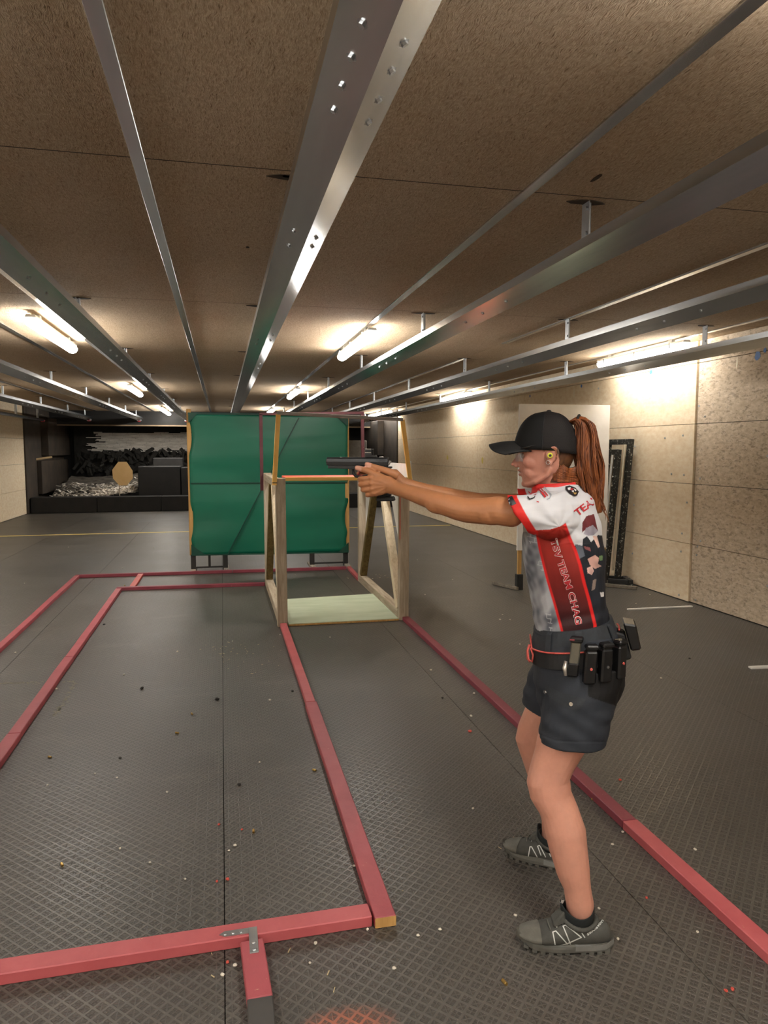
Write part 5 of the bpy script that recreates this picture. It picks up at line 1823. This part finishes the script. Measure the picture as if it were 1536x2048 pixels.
# ---------------------------------------------------------------- hair
HAIR = NT('auburn_hair')
p = HAIR.obj()
nh = HAIR.noise(HAIR.mapping(p, (90, 90, 9)), 2.0, 3, 0.6)
HAIR.set(col=HAIR.ramp(nh, [(0.25, '#472513'), (0.5, '#7b4321'), (0.75, '#a5653a')]), rough=0.38, spec=0.45)
HAIR = HAIR.m
cpth = [(1146, 846, 10), (1158, 842, 13), (1170, 850, 17), (1175, 872, 19), (1176, 900, 21), (1179, 930, 23), (1182, 958, 22), (1186, 985, 19), (1193, 1008, 13), (1199, 1026, 7)]
CP = np.array([B(a, b, 0.0) for a, b, r in cpth])
CR = np.array([r / 590 for _, _, r in cpth])


def cat(P, f):
    n = len(P)
    f = f * (n - 1)
    i = min(int(f), n - 2)
    f -= i
    p0, p1, p2, p3 = P[max(i - 1, 0)], P[i], P[i + 1], P[min(i + 2, n - 1)]
    return 0.5 * ((2 * p1) + (p2 - p0) * f + (2 * p0 - 5 * p1 + 4 * p2 - p3) * f * f + (3 * p1 - p0 - 3 * p2 + p3) * f ** 3)


mb = MB()
rg = random.Random(11)
core = [cat(CP, k / 24) for k in range(25)]
mb.tube([tuple(c) for c in core], [float(cat(CR[:, None], k / 24)[0]) * 0.72 for k in range(25)], 14)
clumps = []
for c_ in range(34):
    clumps.append((rg.uniform(0, 2 * math.pi), math.sqrt(rg.random()) * 0.92, rg.uniform(0.003, 0.013), rg.uniform(0, 6.28), rg.uniform(1.2, 2.6), rg.uniform(0.74, 1.03), rg.uniform(-0.5, 0.5), rg.uniform(0.8, 1.35)))
for s in range(760):
    a0, rr, wav, ph, frq, endf, dr, spread = clumps[s % 34]
    ja, jr = rg.uniform(0, 6.28), 0.24 * math.sqrt(rg.random())
    endf = min(1.0, endf * rg.uniform(0.9, 1.0))
    pts, rads = [], []
    nn = 17
    for k in range(nn):
        f = endf * k / (nn - 1)
        c = cat(CP, f)
        R = float(cat(CR[:, None], f)[0])
        a = a0 + dr * f
        jj = jr * (1 - 0.55 * f)
        ox, oy = math.cos(a) * rr + jj * math.cos(ja), math.sin(a) * rr + jj * math.sin(ja)
        out = 1.0 + 0.25 * (spread - 1) * f * 2
        sw = wav * math.sin(ph + frq * 6.28 * f) * min(1, f * 2)
        q = c + np.array((ox, oy * 1.25, 0.25 * oy)) * R * out + np.array((0.9, 0.7, 0)) * sw
        pts.append(tuple(q))
        rads.append(0.0015 * (1 - 0.5 * f) * (1.0 if k < nn - 1 else 0.2))
    mb.tube(pts, rads, 5)
# flyaway ends
for s in range(14):
    f = rg.uniform(0.5, 0.95)
    c = cat(CP, f)
    d = np.array((-rg.uniform(0.0, 0.03) - 0.006, rg.uniform(-0.02, 0.03), -rg.uniform(0.03, 0.07)))
    mb.tube([tuple(c + np.array((-0.012, 0, 0))), tuple(c + d * 0.5 + np.array((-0.016, 0, 0))), tuple(c + d + np.array((-0.012 + rg.uniform(-0.008, 0.01), 0, 0)))], [0.0012, 0.001, 0.0004], 5)
pony = kid('ponytail', mb, HAIR, person, smooth=True)
pony['label'] = 'long auburn ponytail pulled through the back of the cap'
kid('hair_tie', MB().tube([tuple(CP[1] + np.array((0.004 * math.cos(a) , 0.016 * math.cos(a), 0.018 * math.sin(a)))) for a in [2 * math.pi * k / 16 for k in range(17)]], 0.004, 8), BRIM, pony, smooth=True)
# loose hair swept across the nape into the tail
mb = MB()
for s in range(420):
    sgn = 1 if rg.random() < 0.62 else -1
    v = rg.random()
    y0 = 928 + 30 * v + rg.uniform(-2, 2)
    a = B(1118 - 13 * v + rg.uniform(-3, 9), y0, 0.0)
    b_ = B(1143, 938 + 24 * v + rg.uniform(-3, 3), 0.0)
    e_ = B(1168, 925 + 50 * v + rg.uniform(-4, 4), 0.0)
    lat = 0.0495 + rg.uniform(-0.003, 0.003)
    pts = [(a[0], sgn * lat, a[2]), ((a[0] + b_[0]) / 2, sgn * (lat + 0.001), (a[2] + b_[2]) / 2 - 0.003), (b_[0], sgn * rg.uniform(0.026, 0.036), b_[2]), (e_[0], sgn * rg.uniform(0.004, 0.018), e_[2])]
    Q = [tuple(cat(np.array(pts), k / 9)) for k in range(10)]
    mb.tube(Q, [0.0006] * 2 + [0.0011] * 5 + [0.0011] * 3, 5)
kid('nape_hair', mb, HAIR, person, smooth=True)

# ---------------------------------------------------------------- glasses, ear plug, ear ring
FRAME = plain('glasses_frame', '#1d1a18', None, 0.3)
gl = kid('glasses', MB().tube([tuple(B(*q, s * 0.0735 if i else s * 0.064)) for s in (1,) for i, q in enumerate(((1042, 897), (1056, 894), (1072, 890), (1088, 888)))], 0.0017, 8), FRAME, person, smooth=True)
kid('temple_arm', MB().tube([(p[0], -p[1], p[2]) for p in [tuple(B(*q, 0.0735 if i else 0.064)) for i, q in enumerate(((1042, 897), (1056, 894), (1072, 890), (1088, 888)))]], 0.0017, 8), FRAME, gl, smooth=True)
t = NT('lens')
t.set(col='#c9d2d6', rough=0.05, alpha=0.16, spec=0.8)
LENS = t.m
for s in (-1, 1):
    mb = MB()
    rows = []
    for j in range(7):
        u = 1.4975 - 0.034 * j / 6
        rows.append([(0.1705 - 0.012 * (i / 8) ** 2 - 0.016 * (i / 8) ** 4 - 0.0015 * abs(j - 2), s * (0.008 + 0.055 * i / 8 * (1 - 0.05 * max(0, j - 3))), u - 0.002 * (i / 8)) for i in range(9)])
    mb.ring_loft(rows, cap=False, close=False)
    lo = kid('lens', mb, LENS, gl, smooth=True)
    md = lo.modifiers.new('t', 'SOLIDIFY')
    md.thickness = 0.0015
    kid('brow_bar', MB().tube([rows[0][i] for i in range(9)], 0.0014, 6), FRAME, gl, smooth=True)
ep = B(1100, 911, 0.081)
EPY = plain('plug_yellow', '#c9c832', '#d8d84a', 0.5)
for s in (1, -1):
    e0 = (ep[0], s * 0.073, ep[2])
    e1 = (ep[0], s * 0.088, ep[2])
    po = kid('ear_plug', MB().cyl(e0, e1, 0.0085, 16, 0.0080), EPY, person, smooth=False, bevel=0.001)
    kid('plug_core', MB().cyl((ep[0] - 0.001, s * 0.0878, ep[2]), (ep[0] - 0.001, s * 0.0895, ep[2]), 0.0042, 12), PRINT_BLACK, po)
er = B(1096, 925, 0.078)
kid('ear_ring', MB().tube([(er[0] + 0.006 * math.cos(a), 0.079, er[2] + 0.006 * math.sin(a)) for a in [2 * math.pi * k / 14 for k in range(15)]], 0.0009, 6), ZINC, person, smooth=True)

# ---------------------------------------------------------------- shoes
SH_UP = plain('shoe_upper', '#3a3a36', '#4a4a45', 0.75, scale=25, bump=0.3, bscale=300)
SH_TOE = plain('shoe_toe', '#55544d', '#66655e', 0.7, scale=25, bump=0.2, bscale=200)
SH_SOLE = plain('shoe_sole', '#4a4943', '#5c5b55', 0.7, scale=20)
SH_MID = plain('shoe_midsole', '#6d6d69', '#7d7d79', 0.6, scale=20)
SH_LINE = plain('shoe_line', '#c9ccc8', None, 0.4)
SOCK = plain('sock_black', '#0f1415', '#171d1e', 0.85, scale=120)


def shoe(heel, ang, side):
    """heel point on the floor (body frame), ang = toe direction from the facing axis, side=+1 left foot"""
    ca, sa = math.cos(ang), math.sin(ang)

    def T(s, w, h):
        return (heel[0] + s * ca - w * sa, heel[1] + s * sa + w * ca, h)
    prof = [(0.004, 0.020, 0.066, 0.026), (0.016, 0.030, 0.084, 0.018), (0.045, 0.036, 0.086, 0.016), (0.085, 0.038, 0.086, 0.016), (0.115, 0.040, 0.092, 0.014), (0.140, 0.043, 0.098, 0.013), (0.165, 0.046, 0.086, 0.013), (0.19, 0.0475, 0.073, 0.013), (0.215, 0.047, 0.063, 0.014),
            (0.240, 0.043, 0.055, 0.017), (0.262, 0.033, 0.047, 0.022), (0.276, 0.016, 0.039, 0.027)]
    mb = MB()
    rings = []
    for s, hw, top, bt_ in prof:
        R = []
        for k in range(28):
            t_ = 2 * math.pi * k / 28
            ct, s2 = math.cos(t_), math.sin(t_)
            h = (top + bt_) / 2 + (top - bt_) / 2 * math.copysign(abs(s2) ** 0.8, s2)
            taper = 1.0 - 0.42 * max(0, s2) ** 1.5
            bend = side * -0.010 * (s / 0.27) ** 2
            R.append(T(s, bend + hw * ct * taper, h))
        rings.append(R)
    mb.ring_loft(rings)
    ume = mesh_of(mb, [SH_UP, SH_TOE], smooth=True, name='shoe')
    o = kid('shoe', ume, [], person)
    o['label'] = 'dark grey trail running shoe with pale zigzag lines'
    sub_ = o.modifiers.new('s', 'SUBSURF')
    sub_.levels = sub_.render_levels = 1
    # toe guard
    mb = MB()
    rings = []
    for s, hw, top, bt_ in prof[8:]:
        R = []
        for k in range(29):
            t_ = -0.5 + (math.pi + 1.0) * k / 28
            ct, s2 = math.cos(t_), math.sin(t_)
            h = (top + bt_) / 2 + (top - bt_) / 2 * math.copysign(abs(s2) ** 0.8, s2)
            taper = 1.0 - 0.42 * max(0, s2) ** 1.5
            R.append(T(s + 0.002, side * -0.010 * (s / 0.27) ** 2 + (hw + 0.0015) * ct * taper, h + 0.0014))
        rings.append(R)
    mb.ring_loft(rings, cap=False, close=False)
    tgd = kid('toe_guard', mb, SH_TOE, o, smooth=True)
    # sole outline
    out = []
    ns = 40
    for k in range(ns):
        t_ = 2 * math.pi * k / ns
        s = 0.140 + 0.145 * math.cos(t_)
        hw = np.interp(s, [p[0] for p in prof], [p[1] for p in prof]) + 0.003
        edge = math.sqrt(max(0, 1 - ((s - 0.14) / 0.145) ** 2)) ** 0.35
        w = hw * (1 if math.sin(t_) >= 0 else -1) * edge
        out.append((s, w + side * -0.010 * (s / 0.27) ** 2))

    def lift(s):
        return 0.004 + 0.020 * max(0, (s - 0.215) / 0.07) ** 2 + 0.006 * max(0, (0.02 - s) / 0.02)
    rings = [[T(s, w * 0.94, lift(s) + 0.002) for s, w in out], [T(s, w, lift(s) + 0.006) for s, w in out], [T(s, w, lift(s) + 0.016 + 0.006 * (s < 0.1)) for s, w in out], [T(s, w * 0.96, lift(s) + 0.022 + 0.010 * max(0, 1 - s / 0.12)) for s, w in out]]
    so = kid('sole', MB().ring_loft(rings), SH_SOLE, o, smooth=False)
    mid = [(s, w) for s, w in out if s < 0.125]
    kid('heel_cushion', MB().ring_loft([[T(s, w * 1.02 if abs(w) > 0.005 else w, lift(s) + h) for s, w in mid] for h in (0.010, 0.026 + 0.0)]), SH_MID, so)
    lg = MB()
    for k in range(11):
        s = 0.018 + 0.024 * k
        if 0.10 < s < 0.135:
            continue
        hw = float(np.interp(s, [p[0] for p in prof], [p[1] for p in prof]))
        for w in (-0.9, -0.35, 0.35, 0.9):
            c = (s, w * hw * 0.96 + side * -0.010 * (s / 0.27) ** 2)
            pts4 = [(c[0] - 0.008, c[1] - 0.006), (c[0] + 0.006, c[1] - 0.007), (c[0] + 0.010, c[1] + 0.006), (c[0] - 0.004, c[1] + 0.007)]
            lg.hexa([T(a, b, max(0.0, lift(a) - 0.0035)) for a, b in pts4], [T(a, b, lift(a) + 0.006) for a, b in pts4])
    lug_o = kid('lugs', lg, SH_SOLE, so)
    lug_o['kind'] = 'stuff'
    # ankle sock and padded collar
    mb = MB()
    rows = []
    for h, a, b, tl2 in ((0.060, 0.046, 0.034, 0.0), (0.092, 0.050, 0.0395, 0.25), (0.116, 0.0515, 0.0405, 0.5), (0.121, 0.0505, 0.0395, 0.55), (0.112, 0.046, 0.036, 0.5), (0.08, 0.044, 0.033, 0.2)):
        R = []
        for k in range(28):
            t_ = 2 * math.pi * k / 28
            R.append(T(0.104 + a * math.cos(t_), b * math.sin(t_) - side * 0.006, h + tl2 * 0.022 * (0.5 * math.cos(t_) + math.cos(2 * t_))))
        rows.append(R)
    mb.ring_loft(rows)
    sk = kid('sock', mb, SOCK, person, smooth=True)
    kid('collar_pad', MB().tube([T(0.100 + 0.054 * math.cos(t_), -side * 0.004 + 0.0405 * math.sin(t_), 0.086 + 0.004 * math.cos(t_) + 0.009 * math.cos(2 * t_)) for t_ in [2 * math.pi * k / 28 for k in range(29)]], 0.007, 8), SH_UP, o, smooth=True)
    kid('tongue', MB().hexa([T(0.142, -0.024, 0.090), T(0.178, -0.026, 0.072), T(0.178, 0.026, 0.072), T(0.142, 0.024, 0.090)], [T(0.146, -0.018, 0.122), T(0.182, -0.022, 0.0835), T(0.182, 0.022, 0.0835), T(0.146, 0.018, 0.122)]), SH_UP, o, bevel=0.004)
    for k in range(3):
        s = 0.156 + 0.018 * k
        h = float(np.interp(s, [p[0] for p in prof], [p[2] for p in prof]))
        kid('lace', MB().tube([T(s - 0.004, -0.024, h - 0.006), T(s, -0.010, h + 0.004), T(s, 0.010, h + 0.004), T(s - 0.004, 0.024, h - 0.006)], 0.0022, 6), SH_LINE if k == 1 else SH_TOE, o, smooth=True)
    return o, sk


near_shoe, near_sock = shoe((-0.162, 0.196), math.radians(13), 1)
far_shoe, far_sock = shoe((-0.070, -0.178), math.radians(-15), -1)
dgp = bpy.context.evaluated_depsgraph_get()


def eval_bvh(o):
    e = o.evaluated_get(bpy.context.evaluated_depsgraph_get())
    return bvh_of(e.to_mesh())


bpy.context.view_layer.update()
NSB = eval_bvh(near_shoe)
FSB = eval_bvh(far_shoe)


def stroke(name, pts, w, bvh, m, parent, off=0.0012):
    polys = []
    for a, b in zip(pts[:-1], pts[1:]):
        a, b = np.array(a, float), np.array(b, float)
        d = (b - a) / np.linalg.norm(b - a)
        n = np.array((-d[1], d[0])) * w / 2
        a, b = a - d * w * 0.3, b + d * w * 0.3
        polys.append([tuple(a + n), tuple(b + n), tuple(b - n), tuple(a - n)])
    return decal(name, polys, bvh, m, parent, off, 3)


sc = 260 / 1536
zz1 = [[(655, 1490), (625, 1325), (660, 1312), (785, 1450), (800, 1480)], [(845, 1495), (745, 1255), (775, 1242), (960, 1385)], [(1000, 1385), (860, 1180), (890, 1165), (1010, 1225), (1150, 1278)], [(580, 1515), (800, 1455), (960, 1385)]]
for z in zz1:
    stroke('zigzag_line', [(1000 + a * sc, 1640 + b * sc) for a, b in z], 2.2, NSB, SH_LINE, near_shoe)
zz2 = [[(335, 430), (355, 318), (375, 318), (440, 435)], [(485, 415), (445, 310), (470, 300), (540, 435)], [(600, 430), (540, 300), (560, 292), (640, 350)]]
for z in zz2:
    stroke('zigzag_line', [(1000 + a * sc, 1640 + b * sc) for a, b in z], 1.8, FSB, SH_LINE, far_shoe)
text_decal('shoe_lettering', 'salomon', [(1000 + 1035 * sc, 1640 + 1365 * sc), (1000 + 1140 * sc, 1640 + 1290 * sc), (1000 + 1225 * sc, 1640 + 1195 * sc)], 6.0, NSB, SH_LINE, near_shoe, 0.0016, bold=0.02)
SKB = bvh_of(near_sock.data)
decal('sock_mark', [[(1119, 1796), (1126, 1795), (1128, 1801), (1124, 1807), (1119, 1803)]], SKB, SH_LINE, near_sock)
p, n = onto(bvh_of([c for c in near_shoe.children if c.name.startswith('sole')][0].data), 1186, 1884, 0.002)

# ---------------------------------------------------------------- pistol in the hands
GUN = plain('gun_black', '#17181a', '#212224', 0.42, 0.3, scale=40)
GUN2 = plain('gun_frame', '#121213', '#1a1a1b', 0.6, scale=40)
gw = PON + RM @ np.array((0.66, 0.0, 1.40))
pistol = thing('pistol', 'black pistol with a small red dot sight held in both hands', 'pistol', tuple(gw))
pistol.rotation_euler = (0, 0, ROTZ)
GO = np.array((0.66, 0.0, 1.40))


def gpart(name, mb, m, bevel=0.0, smooth=False, parent=None):
    mb.v = [(p[0] - GO[0], p[1] - GO[1], p[2] - GO[2]) for p in mb.v]
    me = mesh_of(mb, m, bevel=bevel, smooth=smooth, name=name)
    o = bpy.data.objects.new(name, me)
    COL.objects.link(o)
    o.parent = parent or pistol
    ORI[o] = Vector((0, 0, 0))
    return o


gf = lambda q: B(q[0], q[1], 0.0)
prof = [(-0.0125, 1.446), (0.0125, 1.446), (0.0132, 1.4585), (0.0115, 1.468), (0.0080, 1.4735), (-0.0080, 1.4735), (-0.0115, 1.468), (-0.0132, 1.4585)]
sl = gpart('slide', MB().hexa([(0.5885, a, b) for a, b in prof], [(0.8065, a, b) for a, b in prof]), GUN, 0.0008)
gpart('groove', MB().hexa([(0.5890, 0.0128, 1.4575), (0.806, 0.0128, 1.4575), (0.806, 0.0134, 1.4575), (0.5890, 0.0134, 1.4575)], [(0.5890, 0.0128, 1.4588), (0.806, 0.0128, 1.4588), (0.806, 0.0134, 1.4588), (0.5890, 0.0134, 1.4588)]), plain('gun_edge', '#3a3b3d', None, 0.4, 0.3), parent=sl)
for k in range(7):
    x0 = 0.598 + 0.0045 * k
    gpart('serration', MB().hexa([(x0, 0.0125, 1.449), (x0 + 0.002, 0.0125, 1.449), (x0 + 0.002, 0.0138, 1.449), (x0, 0.0138, 1.449)], [(x0, 0.0110, 1.468), (x0 + 0.002, 0.0110, 1.468), (x0 + 0.002, 0.0125, 1.468), (x0, 0.0125, 1.468)]), GUN2, parent=sl)
gpart('barrel', MB().cyl((0.80, 0, 1.459), (0.8105, 0, 1.459), 0.0072, 14), GUN2, smooth=False)
fr = MB().hexa([(0.802, -0.0115, 1.4355), (0.802, 0.0115, 1.4355), (0.802, 0.0115, 1.446), (0.802, -0.0115, 1.446)], [(0.592, -0.0115, 1.430), (0.592, 0.0115, 1.430), (0.592, 0.0115, 1.446), (0.592, -0.0115, 1.446)])
gpart('frame', fr, GUN2, 0.0012)
gpart('beavertail', MB().hexa([(0.612, -0.011, 1.428), (0.612, 0.011, 1.428), (0.612, 0.011, 1.442), (0.612, -0.011, 1.442)], [(0.576, -0.008, 1.437), (0.576, 0.008, 1.437), (0.576, 0.008, 1.443), (0.576, -0.008, 1.443)]), GUN2, 0.002)
gpart('hammer', MB().hexa([(0.586, -0.004, 1.447), (0.594, -0.004, 1.447), (0.594, 0.004, 1.447), (0.586, 0.004, 1.447)], [(0.579, -0.004, 1.461), (0.586, -0.004, 1.464), (0.586, 0.004, 1.464), (0.579, 0.004, 1.461)]), plain('gun_bright', '#9a9a98', None, 0.3, 0.9), 0.001)
grp = [(0.605, 0.655, 1.432), (0.598, 0.648, 1.405), (0.590, 0.640, 1.375), (0.580, 0.630, 1.345), (0.577, 0.627, 1.338)]
gpart('grip', MB().ring_loft([ering(((a + b) / 2, 0, u), (0.25, 0, 1), (1, 0, 0), (b - a) / 2, 0.0155, 20, 3.0) for a, b, u in grp]), GUN2, smooth=True)
gpart('magazine_base', MB().hexa([(0.566, -0.015, 1.3265), (0.628, -0.015, 1.324), (0.628, 0.015, 1.324), (0.566, 0.015, 1.3265)], [(0.570, -0.015, 1.342), (0.628, -0.015, 1.339), (0.628, 0.015, 1.339), (0.570, 0.015, 1.342)]), GUN2, 0.003)
gd = [(0.650, 0, 1.418), (0.660, 0, 1.4105), (0.685, 0, 1.4065), (0.705, 0, 1.4085), (0.713, 0, 1.418), (0.715, 0, 1.432)]
gpart('trigger_guard', MB().tube(gd, 0.0032, 8, flat=1.6), GUN2, smooth=True)
gpart('trigger', MB().tube([(0.690, 0, 1.432), (0.692, 0, 1.422), (0.697, 0, 1.413)], 0.003, 8), plain('trigger_red', '#a03038', None, 0.4), smooth=True)
gpart('dust_cover', MB().hexa([(0.718, -0.011, 1.4345), (0.802, -0.011, 1.4345), (0.802, 0.011, 1.4345), (0.718, 0.011, 1.4345)], [(0.714, -0.011, 1.447), (0.802, -0.011, 1.447), (0.802, 0.011, 1.447), (0.714, 0.011, 1.447)]), GUN2, 0.001)
op = gpart('red_dot_sight', MB().hexa([(0.630, -0.012, 1.4735), (0.668, -0.012, 1.4735), (0.668, 0.012, 1.4735), (0.630, 0.012, 1.4735)], [(0.632, -0.012, 1.4815), (0.666, -0.012, 1.4815), (0.666, 0.012, 1.4815), (0.632, 0.012, 1.4815)]), GUN2, 0.001)
hood = MB()
for s_ in (-1, 1):
    hood.hexa([(0.645, s_ * 0.0125 - 0.0018, 1.480), (0.666, s_ * 0.0125 - 0.0018, 1.480), (0.666, s_ * 0.0125 + 0.0018, 1.480), (0.645, s_ * 0.0125 + 0.0018, 1.480)], [(0.646, s_ * 0.0125 - 0.0018, 1.500), (0.666, s_ * 0.0125 - 0.0018, 1.500), (0.666, s_ * 0.0125 + 0.0018, 1.500), (0.646, s_ * 0.0125 + 0.0018, 1.500)])
hood.hexa([(0.644, -0.0148, 1.4985), (0.668, -0.0148, 1.4985), (0.668, 0.0148, 1.4985), (0.644, 0.0148, 1.4985)], [(0.644, -0.0148, 1.5025), (0.668, -0.0148, 1.5025), (0.668, 0.0148, 1.5025), (0.644, 0.0148, 1.5025)])
gpart('sight_hood', hood, GUN2, parent=op)
edge = MB()
for u in (1.5005, 1.4885):
    edge.hexa([(0.6455, 0.0150, u), (0.6670, 0.0150, u), (0.6670, 0.0156, u), (0.6455, 0.0156, u)], [(0.6455, 0.0150, u + 0.0018), (0.6670, 0.0150, u + 0.0018), (0.6670, 0.0156, u + 0.0018), (0.6455, 0.0156, u + 0.0018)])
gpart('sight_edge', edge, plain('bright_edge', '#c9ccce', None, 0.25, 0.9), parent=op)
gpart('rear_sight', MB().hexa([(0.608, -0.009, 1.473), (0.620, -0.009, 1.473), (0.620, 0.009, 1.473), (0.608, 0.009, 1.473)], [(0.609, -0.009, 1.4775), (0.617, -0.009, 1.4775), (0.617, 0.009, 1.4775), (0.609, 0.009, 1.4775)]), MATS['gun_bright'], 0.0006)
